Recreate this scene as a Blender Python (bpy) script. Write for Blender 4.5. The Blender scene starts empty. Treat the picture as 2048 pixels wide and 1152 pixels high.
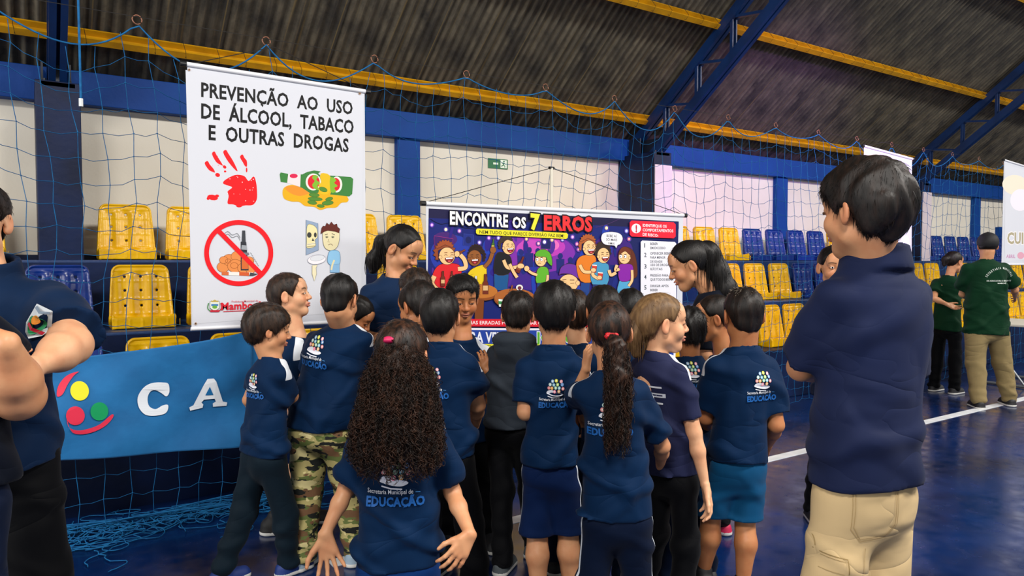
import bpy, bmesh, math, random
import numpy as np
from mathutils import Vector, Matrix
from mathutils.bvhtree import BVHTree
from mathutils.geometry import tessellate_polygon
random.seed(7); RNG = np.random.default_rng(7)
S = bpy.context.scene; C = S.collection
R = math.radians
# ------------------------------------------------------------------ camera, world, lamps, exposure
FPX, CAMZ, PIT = 1450.0, 1.48, R(2.09)
VIEW = R(-33.7)                                  # the wall runs along +X, the camera looks between +X and +Y
cam = bpy.data.cameras.new('camera'); cam.sensor_width = 36; cam.lens = FPX/2048*36; cam.clip_end = 200
camo = bpy.data.objects.new('camera', cam); C.objects.link(camo)
camo.location = (0, 0, CAMZ); camo.rotation_euler = (R(90)-PIT, 0, VIEW); S.camera = camo
S.view_settings.view_transform = 'Standard'; S.view_settings.look = 'None'
S.view_settings.exposure = 0.38; S.view_settings.gamma = 1; S.view_settings.use_curve_mapping = False
W = bpy.data.worlds.new('sky'); S.world = W; W.use_nodes = True
W.node_tree.nodes['Background'].inputs[0].default_value = (0.86, 0.93, 1, 1)
W.node_tree.nodes['Background'].inputs[1].default_value = 2.5
def lamp(name, kind, loc, energy, color=(1, 1, 1), size=1, sy=None, target=None, **kw):
    l = bpy.data.lights.new(name, kind); l.energy = energy; l.color = color
    if kind == 'AREA':
        l.shape = 'RECTANGLE'; l.size = size; l.size_y = sy or size
    for k, v in kw.items(): setattr(l, k, v)
    o = bpy.data.objects.new(name, l); C.objects.link(o); o.location = loc
    if target is not None:
        o.rotation_euler = (Vector(target)-Vector(loc)).to_track_quat('-Z', 'Y').to_euler()
    return o
for i, x in enumerate((-3, 4, 11, 18)):
    lamp('hall_lamp', 'AREA', (x, -2.6, 6.9), 560, (1.0, .95, .89), 2.6, 1.2, (x, -1.2, 0))
lamp('added_front_fill', 'AREA', (5, -13.5, 3.6), 480, (.95, .97, 1), 26, 3.2, (5, 2, 1.2))  # added soft fill from behind the camera; no opening is built there
lamp('added_side_fill', 'AREA', (-8.6, 2.5, 3.6), 420, (1, .98, .95), 6, 3.4, (8, 4.2, 3.6))  # added raking fill that shades the roof ridges; the end wall is closed
lamp('stage_spot', 'SPOT', (6.2, 0.4, 4.3), 800, (.52, .24, 1.0), target=(8.4, 6.8, 2.2), spot_size=R(46), spot_blend=.9, shadow_soft_size=.15)
lamp('warm_spot', 'SPOT', (6.6, 0.3, 4.3), 260, (1, .5, .4), target=(6.9, 6.5, 1.9), spot_size=R(46), spot_blend=1, shadow_soft_size=.15)

# ------------------------------------------------------------------ helpers
def unp(u, v, D=None, Y=None, Z=None):
    """photo pixel to a world point on: depth D, the plane Y, or the height Z"""
    tx = (u-1024)/FPX; ty = (576-v)/FPX
    hf = math.cos(PIT)+ty*math.sin(PIT); up = -math.sin(PIT)+ty*math.cos(PIT)
    r, w = tx/hf, up/hf
    cx, cy = math.cos(VIEW), math.sin(VIEW)
    dx, dy = r*cx-cy, r*cy+cx
    if Y is not None: D = Y/dy
    if Z is not None: D = (Z-CAMZ)/w
    return np.array((dx*D, dy*D, CAMZ+w*D))
def lin(c):
    if isinstance(c, str):
        c = c.lstrip('#'); c = [int(c[i:i+2], 16)/255 for i in (0, 2, 4)]
    return tuple((x/12.92 if x <= .04045 else ((x+.055)/1.055)**2.4) for x in c[:3])+(1,)
def props(o, label=None, cat=None, group=None, kind=None):
    if label: o['label'] = label
    if cat: o['category'] = cat
    if group: o['group'] = group
    if kind: o['kind'] = kind
    return o
def mesh(name, V, F, mat, smooth=False):
    me = bpy.data.meshes.new(name)
    V = np.asarray(V, dtype=np.float32).reshape(-1, 3)
    if isinstance(F, np.ndarray) and F.size:
        n, k = F.shape
        me.vertices.add(len(V)); me.vertices.foreach_set('co', V.ravel())
        me.loops.add(n*k); me.loops.foreach_set('vertex_index', F.astype(np.int32).ravel())
        me.polygons.add(n); me.polygons.foreach_set('loop_start', np.arange(0, n*k, k, dtype=np.int32))
        me.update(calc_edges=True)
    else:
        me.from_pydata(V.tolist(), [], [list(f) for f in F])
    if smooth: me.polygons.foreach_set('use_smooth', np.ones(len(me.polygons), dtype=bool))
    for m in (mat if isinstance(mat, (list, tuple)) else [mat]): me.materials.append(m)
    me.update(); return me
def link(name, me, parent=None, loc=None, rz=None):
    o = bpy.data.objects.new(name, me); C.objects.link(o); o.parent = parent
    if loc is not None: o.location = loc
    if rz is not None: o.rotation_euler = (0, 0, rz)
    return o
def empty(name, loc=(0, 0, 0), rz=0, **kw):
    o = bpy.data.objects.new(name, None); C.objects.link(o); o.location = loc; o.rotation_euler = (0, 0, rz)
    o.empty_display_size = .1
    props(o, **kw); return o
def copy_tree(o, parent=None):
    c = o.copy(); C.objects.link(c); c.parent = parent
    for ch in list(o.children): copy_tree(ch, c)
    return c
class MB:                                          # mesh builder of plain solids
    def __init__(s): s.V = []; s.F = []
    def add(s, V, F):
        n = len(s.V); s.V += [tuple(v) for v in V]; s.F += [tuple(i+n for i in f) for f in F]
    def box(s, lo, hi):
        x0, y0, z0 = lo; x1, y1, z1 = hi
        s.add([(x0,y0,z0),(x1,y0,z0),(x1,y1,z0),(x0,y1,z0),(x0,y0,z1),(x1,y0,z1),(x1,y1,z1),(x0,y1,z1)],
              [(0,3,2,1),(4,5,6,7),(0,1,5,4),(1,2,6,5),(2,3,7,6),(3,0,4,7)])
    def bar(s, a, b, w, h=None, up=(0, 0, 1)):
        a = Vector(a); b = Vector(b); h = h or w; d = (b-a).normalized()
        sx = d.cross(Vector(up))
        if sx.length < 1e-4: sx = d.cross(Vector((1, 0, 0)))
        sx.normalize(); sy = sx.cross(d)
        P = []
        for q in (a, b):
            for i, j in ((-1,-1),(1,-1),(1,1),(-1,1)): P.append(q+sx*(i*w/2)+sy*(j*h/2))
        s.add(P, [(0,3,2,1),(4,5,6,7),(0,1,5,4),(1,2,6,5),(2,3,7,6),(3,0,4,7)])
    def tube(s, pts, r, n=8, closed=False):
        V, F = tubes(np.array([pts], float), r, n, cap=not closed); s.add(V.tolist(), F.tolist())
    def build(s, name, mat, parent=None, smooth=False, bevel=0, **kw):
        o = link(name, mesh(name, s.V, s.F, mat, smooth), parent, **kw)
        if bevel:
            m = o.modifiers.new('bevel', 'BEVEL'); m.width = bevel; m.segments = 2; m.limit_method = 'ANGLE'
        return o
def tubes(P, r, n=3, taper=None, cap=False):
    """P (N,K,3) polylines to tube meshes"""
    N, K, _ = P.shape
    T = np.gradient(P, axis=1); T /= np.linalg.norm(T, axis=2, keepdims=True)+1e-9
    ref = np.zeros_like(T); ref[...] = (0.13, 0.31, .94)
    m = np.abs((T*ref).sum(2)) > .9; ref[m] = (1, .1, 0)
    A = np.cross(T, ref); A /= np.linalg.norm(A, axis=2, keepdims=True)+1e-9
    B = np.cross(T, A)
    rr = np.broadcast_to(np.asarray(r, float), (N,)).reshape(N, 1, 1)
    if taper is not None: rr = rr*np.asarray(taper).reshape(1, K, 1)
    V = np.empty((N, K, n, 3))
    for i in range(n):
        a = 2*math.pi*i/n
        V[:, :, i] = P+(A*math.cos(a)+B*math.sin(a))*rr
    idx = np.arange(N*K*n).reshape(N, K, n)
    q = []
    for i in range(n):
        j = (i+1) % n
        q.append(np.stack([idx[:, :-1, i], idx[:, :-1, j], idx[:, 1:, j], idx[:, 1:, i]], -1).reshape(-1, 4))
    return V.reshape(-1, 3), np.concatenate(q)
# ---- implicit surfaces
def smin(a, b, k):
    h = np.clip(.5+.5*(b-a)/k, 0, 1); return b+(a-b)*h-k*h*(1-h)
def smax(a, b, k): return -smin(-a, -b, k)
class Field:
    def __init__(s, lo, hi, h):
        s.lo = np.array(lo, float)-3*h; s.h = h
        n = np.ceil((np.array(hi, float)+3*h-s.lo)/h).astype(int)+1
        s.ax = [s.lo[i]+h*np.arange(n[i]) for i in range(3)]
        s.F = np.full(n, .5, dtype=np.float32)
    def grid(s, sl=(slice(None),)*3):
        return (s.ax[0][sl[0]][:, None, None], s.ax[1][sl[1]][None, :, None], s.ax[2][sl[2]][None, None, :])
    def sl(s, lo, hi, m):
        out = []
        for i in range(3):
            a = int(np.floor((lo[i]-m-s.lo[i])/s.h)); b = int(np.ceil((hi[i]+m-s.lo[i])/s.h))+1
            a = max(a, 0); b = min(b, len(s.ax[i]))
            if a >= b: return None
            out.append(slice(a, b))
        return tuple(out)
    def put(s, fn, lo, hi, k, sub=False):
        q = s.sl(lo, hi, k+3*s.h)
        if q is None: return
        d = fn(*s.grid(q)); a = s.F[q]
        s.F[q] = smax(a, -d, k) if sub else smin(a, d, k)
    def cone(s, a, b, ra, rb, k=.01, sub=False):
        a = np.array(a, float); b = np.array(b, float); ba = b-a; L = ba@ba+1e-12; r = max(ra, rb)
        def fn(X, Y, Z):
            t = np.clip(((X-a[0])*ba[0]+(Y-a[1])*ba[1]+(Z-a[2])*ba[2])/L, 0, 1)
            return np.sqrt((X-a[0]-t*ba[0])**2+(Y-a[1]-t*ba[1])**2+(Z-a[2]-t*ba[2])**2)-(ra+(rb-ra)*t)
        s.put(fn, np.minimum(a, b)-r, np.maximum(a, b)+r, k, sub)
    def ell(s, c, r, k=.01, M=None, sub=False):
        c = np.array(c, float); r = np.array(r, float); m = r.max(); rm = r.min()
        def fn(X, Y, Z):
            x, y, z = X-c[0], Y-c[1], Z-c[2]
            if M is not None:
                x, y, z = (M[0][0]*x+M[1][0]*y+M[2][0]*z, M[0][1]*x+M[1][1]*y+M[2][1]*z, M[0][2]*x+M[1][2]*y+M[2][2]*z)
            k0 = np.sqrt((x/r[0])**2+(y/r[1])**2+(z/r[2])**2)
            k1 = np.sqrt((x/r[0]**2)**2+(y/r[1]**2)**2+(z/r[2]**2)**2)+1e-6
            return k0*(k0-1)/k1
        e = m if M is not None else r
        s.put(fn, c-e, c+e, k, sub)
    def mesh(s):
        return surfnet(s.F, s.lo, s.h)
def surfnet(F, lo, h):
    F = F.copy(); F[0] = F[-1] = .5; F[:, 0] = F[:, -1] = .5; F[:, :, 0] = F[:, :, -1] = .5
    s = F < 0
    c = np.zeros(tuple(n-1 for n in F.shape), np.int8)
    offs = [(i, j, k) for i in (0, 1) for j in (0, 1) for k in (0, 1)]
    nx, ny, nz = c.shape
    for i, j, k in offs: c += s[i:i+nx, j:j+ny, k:k+nz]
    act = np.argwhere((c > 0) & (c < 8))
    if not len(act): return np.zeros((0, 3)), np.zeros((0, 4), int)
    val = {o: F[act[:, 0]+o[0], act[:, 1]+o[1], act[:, 2]+o[2]].astype(float) for o in offs}
    acc = np.zeros((len(act), 3)); cnt = np.zeros(len(act))
    for o in offs:
        for a in range(3):
            if o[a] == 0:
                p = list(o); p[a] = 1; p = tuple(p)
                v0, v1 = val[o], val[p]; m = (v0 < 0) != (v1 < 0)
                t = np.where(m, v0/np.where(m, v0-v1, 1), 0)
                q = np.array(o, float)[None].repeat(len(act), 0); q[:, a] = t
                acc += q*m[:, None]; cnt += m
    V = lo+h*(act+acc/cnt[:, None])
    idx = np.full(c.shape, -1, np.int64); idx[act[:, 0], act[:, 1], act[:, 2]] = np.arange(len(act))
    Q = []
    for a in range(3):
        b, d = (a+1) % 3, (a+2) % 3
        s0 = np.take(s, range(0, s.shape[a]-1), a); s1 = np.take(s, range(1, s.shape[a]), a)
        e = np.argwhere(s0 != s1)
        if not len(e): continue
        fl = s0[e[:, 0], e[:, 1], e[:, 2]]
        def cell(db, dd):
            q = e.copy(); q[:, b] += db; q[:, d] += dd
            return idx[q[:, 0], q[:, 1], q[:, 2]]
        f = np.stack([cell(-1, -1), cell(0, -1), cell(0, 0), cell(-1, 0)], 1)
        f[~fl] = f[~fl][:, ::-1]; Q.append(f)
    return V, np.concatenate(Q)
def join(parts):
    V = []; F = []; n = 0
    for v, f in parts:
        V.append(v); F.append(f+n); n += len(v)
    return np.concatenate(V), np.concatenate(F)
def rotz(p, a):
    c, s = math.cos(a), math.sin(a); p = np.asarray(p, float)
    return np.stack([p[..., 0]*c-p[..., 1]*s, p[..., 0]*s+p[..., 1]*c, p[..., 2]], -1)
# ------------------------------------------------------------------ materials
MATS = {}
def nodes(name):
    m = bpy.data.materials.new(name); m.use_nodes = True
    return m, m.node_tree.nodes, m.node_tree.links, m.node_tree.nodes['Principled BSDF']
def mix(N, L, fac, a, b):
    x = N.new('ShaderNodeMix'); x.data_type = 'RGBA'
    for sock, v in ((x.inputs[0], fac), (x.inputs[6], a), (x.inputs[7], b)):
        if hasattr(v, 'node'): L.new(v, sock)
        else: sock.default_value = v if isinstance(v, float) else lin(v) if isinstance(v, str) else v
    return x.outputs[2]
def noise(N, L, scale, detail=3, sx=(1, 1, 1), rough=.5, vec=None):
    tc = N.new('ShaderNodeTexCoord'); mp = N.new('ShaderNodeMapping'); mp.inputs['Scale'].default_value = sx
    L.new(vec or tc.outputs['Object'], mp.inputs[0])
    n = N.new('ShaderNodeTexNoise'); n.inputs['Scale'].default_value = scale; n.inputs['Detail'].default_value = detail
    n.inputs['Roughness'].default_value = rough
    L.new(mp.outputs[0], n.inputs['Vector']); return n.outputs[0]
def ramp(N, L, x, a, b):
    r = N.new('ShaderNodeMapRange'); L.new(x, r.inputs[0]); r.inputs[1].default_value = a; r.inputs[2].default_value = b
    return r.outputs[0]
def bump(N, L, B, h, st, dist=.01):
    b = N.new('ShaderNodeBump'); b.inputs['Strength'].default_value = st; b.inputs['Distance'].default_value = dist
    L.new(h, b.inputs['Height']); L.new(b.outputs[0], B.inputs['Normal'])
def mat(name, col, rough=.5, col2=None, scale=20, sx=(1, 1, 1), bs=0, bscale=60, metal=0, spec=.5, sheen=0, lo=.35, hi=.65, detail=3, sub=0):
    if name in MATS: return MATS[name]
    m, N, L, B = nodes(name)
    B.inputs['Roughness'].default_value = rough; B.inputs['Metallic'].default_value = metal
    B.inputs['Specular IOR Level'].default_value = spec
    B.inputs['Base Color'].default_value = lin(col); m.diffuse_color = lin(col)
    if col2:
        L.new(mix(N, L, ramp(N, L, noise(N, L, scale, detail, sx), lo, hi), col, col2), B.inputs['Base Color'])
    if bs: bump(N, L, B, noise(N, L, bscale, 3, sx), bs)
    if sheen: B.inputs['Sheen Weight'].default_value = sheen; B.inputs['Sheen Roughness'].default_value = .4
    MATS[name] = m; return m
def attr_mask_mat(name, col, white, rough=.7, th=0.0, bscale=14):
    """cloth with a crisp second colour where attribute m > 0"""
    if name in MATS: return MATS[name]
    m, N, L, B = nodes(name); B.inputs['Roughness'].default_value = rough
    B.inputs['Specular IOR Level'].default_value = .1
    at = N.new('ShaderNodeAttribute'); at.attribute_name = 'm'
    f = ramp(N, L, at.outputs['Fac'], th-.0008, th+.0008)
    base = mix(N, L, ramp(N, L, noise(N, L, 6, 2), .3, .7), col, tuple(x*.82 for x in lin(col)[:3])+(1,))
    L.new(mix(N, L, f, base, white), B.inputs['Base Color'])
    def ridge(sc, rot, st):
        tc = N.new('ShaderNodeTexCoord'); mp = N.new('ShaderNodeMapping'); mp.inputs['Scale'].default_value = st; mp.inputs['Rotation'].default_value = rot
        L.new(tc.outputs['Object'], mp.inputs[0]); n = N.new('ShaderNodeTexNoise'); n.inputs['Scale'].default_value = sc; n.inputs['Detail'].default_value = 1.5; n.inputs['Distortion'].default_value = .8
        L.new(mp.outputs[0], n.inputs['Vector']); a = N.new('ShaderNodeMath'); a.operation = 'SUBTRACT'; L.new(n.outputs[0], a.inputs[0]); a.inputs[1].default_value = .5
        b = N.new('ShaderNodeMath'); b.operation = 'ABSOLUTE'; L.new(a.outputs[0], b.inputs[0]); c = N.new('ShaderNodeMath'); c.operation = 'POWER'; L.new(b.outputs[0], c.inputs[0]); c.inputs[1].default_value = .6; return c.outputs[0]
    ad = N.new('ShaderNodeMath'); ad.operation = 'ADD'; L.new(ridge(2.6, (0, .6, .3), (1, 1, 2.4)), ad.inputs[0]); L.new(ridge(2.2, (.2, -.8, 0), (1, 1, 2.6)), ad.inputs[1])
    mk = N.new('ShaderNodeMath'); mk.operation = 'MULTIPLY'; L.new(ad.outputs[0], mk.inputs[0]); L.new(ramp(N, L, noise(N, L, 3.1, 1), .38, .62), mk.inputs[1])
    bump(N, L, B, mk.outputs[0], .42, .035)
    B.inputs['Sheen Weight'].default_value = .03
    MATS[name] = m; return m
def art_mat():
    if 'printed_ink' in MATS: return MATS['printed_ink']
    m, N, L, B = nodes('printed_ink'); B.inputs['Roughness'].default_value = .55; B.inputs['Specular IOR Level'].default_value = .25
    at = N.new('ShaderNodeAttribute'); at.attribute_name = 'Col'; L.new(at.outputs['Color'], B.inputs['Base Color'])
    MATS['printed_ink'] = m; return m
# ------------------------------------------------------------------ flat printed art
_TX = {}
def text_mesh(s, bold=.0):
    key = (s, bold)
    if key not in _TX:
        cu = bpy.data.curves.new('lettering', 'FONT'); cu.body = s; cu.size = 1; cu.offset = bold; cu.resolution_u = 2
        cu.space_character = 1.0+bold*1.5
        o = bpy.data.objects.new('lettering', cu); me = o.to_mesh()
        me.calc_loop_triangles()
        V = np.array([v.co[:2] for v in me.vertices]); T = np.array([t.vertices[:] for t in me.loop_triangles])
        o.to_mesh_clear(); bpy.data.objects.remove(o); bpy.data.curves.remove(cu)
        if len(V): V[:, 0] -= V[:, 0].min()
        _TX[key] = (V, T)
    return _TX[key]
def smooth_pts(P, n=6, closed=True):
    P = np.array(P, float); N = len(P); out = []
    rng = range(N) if closed else range(N-1)
    for i in rng:
        if closed: a, b, c, d = P[(i-1) % N], P[i], P[(i+1) % N], P[(i+2) % N]
        else: a, b, c, d = P[max(i-1, 0)], P[i], P[i+1], P[min(i+2, N-1)]
        for j in range(n):
            t = j/n
            out.append(.5*((2*b)+(c-a)*t+(2*a-5*b+4*c-d)*t*t+(3*b-a-3*c+d)*t**3))
    if not closed: out.append(P[-1])
    return np.array(out)
class Art:
    def __init__(s, to_plane=None, step=.000025):
        s.T = to_plane or (lambda u, v: (u, v)); s.V = []; s.F = []; s.K = []; s.n = 0; s.lv = 0; s.step = step
    def _emit(s, P, F, col, raw=False):
        Q = P if raw else [s.T(*p) for p in P]
        s.lv += 1; z = s.lv*s.step; c = lin(col)
        s.V += [(q[0], q[1], z) for q in Q]; s.K += [c]*len(Q)
        s.F += [tuple(i+s.n for i in f) for f in F]; s.n += len(Q)
    def poly(s, P, col, smooth=0, outline=None, ow=1.5):
        if smooth: P = smooth_pts(P, smooth)
        P = [tuple(p) for p in P]
        if outline: s.stroke(P, ow*2, outline, closed=True)
        F = tessellate_polygon([[Vector((p[0], p[1], 0)) for p in P]])
        s._emit(P, F, col)
    def ell(s, cx, cy, rx, ry, col, ang=0, n=24, outline=None, ow=1.5):
        a = R(ang)
        P = [(cx+rx*math.cos(t)*math.cos(a)-ry*math.sin(t)*math.sin(a), cy+rx*math.cos(t)*math.sin(a)+ry*math.sin(t)*math.cos(a)) for t in np.linspace(0, 2*math.pi, n, endpoint=False)]
        if outline: s.ell(cx, cy, rx+ow, ry+ow, outline, ang, n)
        s._emit(P, [tuple(range(n))], col)
    def ring(s, cx, cy, rx, ry, w, col, n=40):
        P = []; F = []
        for i in range(n):
            t = 2*math.pi*i/n; P += [(cx+rx*math.cos(t), cy+ry*math.sin(t)), (cx+(rx-w)*math.cos(t), cy+(ry-w)*math.sin(t))]
            j = (i+1) % n; F.append((2*i, 2*j, 2*j+1, 2*i+1))
        s._emit(P, F, col)
    def stroke(s, P, w, col, closed=False, smooth=0, taper=False):
        if smooth: P = smooth_pts(P, smooth, closed)
        P = np.array(P, float); N = len(P)
        if closed: d = np.roll(P, -1, 0)-np.roll(P, 1, 0)
        else: d = np.gradient(P, axis=0)
        n = np.stack([-d[:, 1], d[:, 0]], 1); n /= np.linalg.norm(n, axis=1, keepdims=True)+1e-9
        ww = np.full((N, 1), w/2)
        if taper: ww = ww*np.sin(np.linspace(.15, math.pi-.15, N)).reshape(-1, 1)
        Q = np.empty((2*N, 2)); Q[0::2] = P+n*ww; Q[1::2] = P-n*ww
        F = [(2*i, 2*((i+1) % N), 2*((i+1) % N)+1, 2*i+1) for i in range(N if closed else N-1)]
        s._emit(Q.tolist(), F, col)
    def text(s, t, a, b, cap, col, bold=.02, edge=None, ew=.03):
        """baseline from a to b (art coordinates), capital height cap"""
        V, T = text_mesh(t, bold)
        A = np.array(s.T(*a)); B = np.array(s.T(*b)); Cc = np.array(s.T(a[0], a[1]-cap)); up = Cc-A
        w = V[:, 0].max()
        def mapv(V): return [tuple(A+(B-A)*(v[0]/w)+up*(v[1]/.70)) for v in V]
        if edge:
            V2, T2 = text_mesh(t, bold+ew); k = (V2[:, 0].max())
            V2 = V2.copy(); V2[:, 0] = (V2[:, 0]/k*(w+2*ew))-ew
            s._emit(mapv(V2), T2.tolist(), edge, raw=True)
        s._emit(mapv(V), T.tolist(), col, raw=True)
    def data(s): return np.array(s.V), s.F, np.array(s.K)
def art_mesh(name, V, F, K):
    me = bpy.data.meshes.new(name); me.from_pydata(np.asarray(V).tolist(), [], F)
    a = me.color_attributes.new('Col', 'FLOAT_COLOR', 'POINT'); a.data.foreach_set('color', np.asarray(K, np.float32).ravel())
    me.materials.append(art_mat()); me.update(); return me
# ------------------------------------------------------------------ the hall
XL, XR, YB, YF = -9.0, 33.0, 7.05, -15.0
def floor_mat():
    m, N, L, B = nodes('court_paint'); B.inputs['Roughness'].default_value = .2
    n = noise(N, L, 1.3, 5, rough=.6)
    L.new(mix(N, L, ramp(N, L, n, .35, .7), '#04193f', '#0a2c66'), B.inputs['Base Color'])
    n2 = noise(N, L, 9, 4); L.new(ramp2(N, L, n2, .3, .7, .12, .3), B.inputs['Roughness'])
    bump(N, L, B, noise(N, L, 3.5, 3), .06, .02); B.inputs['Specular IOR Level'].default_value = .6
    return m
def ramp2(N, L, x, a, b, c, d):
    r = N.new('ShaderNodeMapRange'); L.new(x, r.inputs[0])
    for i, v in enumerate((a, b, c, d)): r.inputs[i+1].default_value = v
    return r.outputs[0]
def solid(name, lo, hi, m, label=None, bevel=0, kind='structure', parent=None):
    b = MB(); b.box(lo, hi); o = b.build(name, m, parent, bevel=bevel)
    if parent is None: props(o, label, None, None, kind)
    return o
M_navy = mat('navy_wall_paint', '#061330', .45, '#0a1e46', 3, bs=.15, bscale=25, spec=.25)
M_blue = mat('blue_wall_paint', '#073a84', .55, '#08418e', 2, bs=.15, bscale=30, spec=.2)
M_step = mat('worn_blue_concrete', '#123163', .4, '#274b78', 2.2, bs=.3, bscale=30, lo=.45, hi=.8, detail=6)
M_cream = mat('cream_wall_paint', '#e8e3d6', .6, '#dcd6c8', 1.2, bs=.1, bscale=40, spec=.2)
M_yellowp = mat('yellow_steel_paint', '#d29a05', .45, '#b98608', 6, bs=.2, bscale=30)
M_bluesteel = mat('blue_steel_paint', '#07244f', .4, '#0b2f63', 4, bs=.1)
solid('floor', (XL, YF, -.1), (XR, YB, 0), floor_mat(), 'glossy dark blue painted sports court floor')
M_line = mat('white_court_paint', '#e6e9ec', .35, '#cfd5da', 12)
solid('trim_1', (1.2, 3.36, -.002), (XR-.5, 3.45, .003), M_line, 'white painted court line running along the bleachers')
solid('wall_back', (XL, YB, 0), (XR, YB+.15, 2.98), M_cream, 'cream panelled hall wall behind the bleachers')
solid('wall_front', (XL, YF-.15, 0), (XR, YF, 2.9), M_cream, 'cream hall wall on the far side of the court')
solid('wall_left', (XL-.15, YF, 0), (XL, YB, 9.2), M_cream, 'cream hall end wall at the left')
solid('wall_right', (XR, YF, 0), (XR+.15, YB, 9.2), M_cream, 'cream hall end wall at the far right')
# blue beam, pilasters and pillars
tn = 2
def trim(lo, hi, m, label, bevel=0):
    global tn
    o = solid('trim_%d' % tn, lo, hi, m, label, bevel); tn += 1; return o
trim((XL, 6.93, 2.765), (XR, YB+.12, 3.035), M_blue, 'blue beam along the top of the cream wall', .006)
trim((XL, 6.985, 1.49), (XR, YB, 1.535), M_navy, 'thin dark rail at the foot of the cream wall panels')
PIL = [.21+6.28*i for i in range(-1, 6)]
M_pil = mat('pillar_lit_tint', '#d8cdd4', .5, '#cdbfc9', 3)  # dark pillar's front face: its purple-lit look is put into this pale colour
nth = ['outermost', 'first', 'second', 'third', 'fourth', 'fifth', 'sixth']
for i, x in enumerate(PIL):
    o = trim((x-.145, 6.4, 0), (x+.145, 7.05, 2.82), M_navy, 'dark navy pillar carrying a roof truss, %s along the wall' % nth[i], .008)
    if i in (2, 3):
        p = trim((x-.14, 6.39, 1.49), (x+.147, 6.4005, 2.66), M_pil, 'front face of the %s dark pillar, lit look painted into its colour' % nth[i])
    if i < 6:
        xm = x+3.14
        trim((xm-.13, 6.975, 1.52), (xm+.13, YB, 2.77), M_blue, 'narrow blue pilaster between the %s and next pillar' % nth[i])
# the bleacher steps
STEP = [(4.86, 5.57, .53), (5.57, 6.3, 1.0), (6.3, 7.05, 1.492)]
for i, (y0, y1, z) in enumerate(STEP):
    trim((XL, y0, 0), (XR, 7.0-.001*i if i < 2 else 7.04, z), M_step if i else M_navy, 'long blue concrete bleacher step, %s tier' % ('lowest', 'middle', 'topmost')[i], .012)
    # dark strip of paint on the riser
    trim((XL, y0-.006, z-.47 if i else 0.0), (6.3, y0+.002, z-.02), M_navy, 'navy painted riser of the %s bleacher step' % ('lowest', 'middle', 'topmost')[i])
# roof
def roofz(y): return CAMZ+7.09-.785*y
def roof_mat():
    m, N, L, B = nodes('weathered_fibre_cement'); B.inputs['Roughness'].default_value = .85
    a = noise(N, L, 1.0, 6, (9, .7, .7), .65); b = noise(N, L, 3.2, 6, (1, 1, 1), .7); c = noise(N, L, 1.0, 3, (24, .35, .35), .5)
    c1 = mix(N, L, ramp(N, L, a, .3, .7), '#34322f', '#77705f')
    c2 = mix(N, L, ramp(N, L, b, .42, .72), c1, '#242426')
    L.new(mix(N, L, ramp(N, L, c, .62, .78), c2, '#8f7b4c'), B.inputs['Base Color'])
    bump(N, L, B, b, .3, .01); return m
M_roof = roof_mat()
ce = empty('ceiling', (0, 0, 0), kind='structure', label='dark weathered corrugated roof on steel trusses')
def sheet_mesh(w=.95, y0=7.3, y1=3.45, nc=11):
    V = []; n = nc*8; L_ = math.hypot(y1-y0, roofz(y1)-roofz(y0))
    for k in range(5):
        t = k/4; y = y0+(y1-y0)*t
        for i in range(n+1):
            x = -.02+(w+.02)*i/n; a = .017*math.cos(2*math.pi*i/8)+.006*(1-i/n)
            V.append((x, y+a*.617, roofz(y)+a*.787))
    m = n+1
    return V, [(k*m+i, (k+1)*m+i, (k+1)*m+i+1, k*m+i+1) for k in range(4) for i in range(n)]
V, F = sheet_mesh(); sm = mesh('roof_sheet', V, F, M_roof, True)
for i in range(44):
    o = link('roof_sheet', sm, ce, loc=(XL+.95*i, 0, RNG.uniform(-.004, .004)))
# the rest of the vault, past the frame
YY = [3.5, 1, -2, -4, -6, -9, -11.5, -15.3]; ZZ = [roofz(3.5), 7.35, 8.35, 8.55, 8.35, 7.35, roofz(3.5), 2.95]
V = []; F = []
nx = int((XR-XL)/.95*12*2)
for j, (y, z) in enumerate(zip(YY, ZZ)):
    for i in range(nx+1): V.append((XL+(XR-XL)*i/nx, y, z+.012*(-1)**i))
F = [(j*(nx+1)+i, (j+1)*(nx+1)+i, (j+1)*(nx+1)+i+1, j*(nx+1)+i+1) for j in range(7) for i in range(nx)]
o = link('roof_vault', mesh('roof_vault', V, F, M_roof), ce)
# purlins
sl = math.atan(.785)
for j, y in enumerate((6.72, 5.6, 4.47, 3.35, 1.2)):
    b = MB(); prof = [(0, 0), (.06, 0), (.06, .015), (.012, .02), (.012, .05), (.022, .055), (.012, .06), (.012, .10), (.06, .105), (.06, .12), (0, .12)]
    z = (roofz(y) if y > 3.4 else (roofz(3.4) if y > 3.3 else 7.3))-.018
    ca, sa = math.cos(sl), math.sin(sl)
    pts = []
    for (p, q) in prof:                                # p towards the court and up the slope, q below the sheet
        pts.append((y-ca*p-sa*q, z+sa*p-ca*q))
    n = len(pts)
    b.add([(XL, a, c) for a, c in pts]+[(XR, a, c) for a, c in pts], [(i, (i+1) % n, (i+1) % n+n, i+n) for i in range(n)])
    b.build('purlin', M_yellowp, ce)
    if y > 4.4:
        t = MB()
        for k in range(150):
            x = -1.5+k*.238+RNG.uniform(-.02, .02)
            if x > 25: break
            t.tube([(x, y+.01, z+.0), (x+.02, y-sa*.06-.012, z-ca*.06), (x+.03, y-sa*.12-.03, z-ca*.125), (x+.02, y-sa*.12-.08, z-ca*.10+.02), (x+.01, y-.075, z+.05)], .0022, 4)
        o = t.build('sheet_hook', mat('dark_wire', '#1c1812', .6), ce); o['kind'] = 'stuff'
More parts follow.
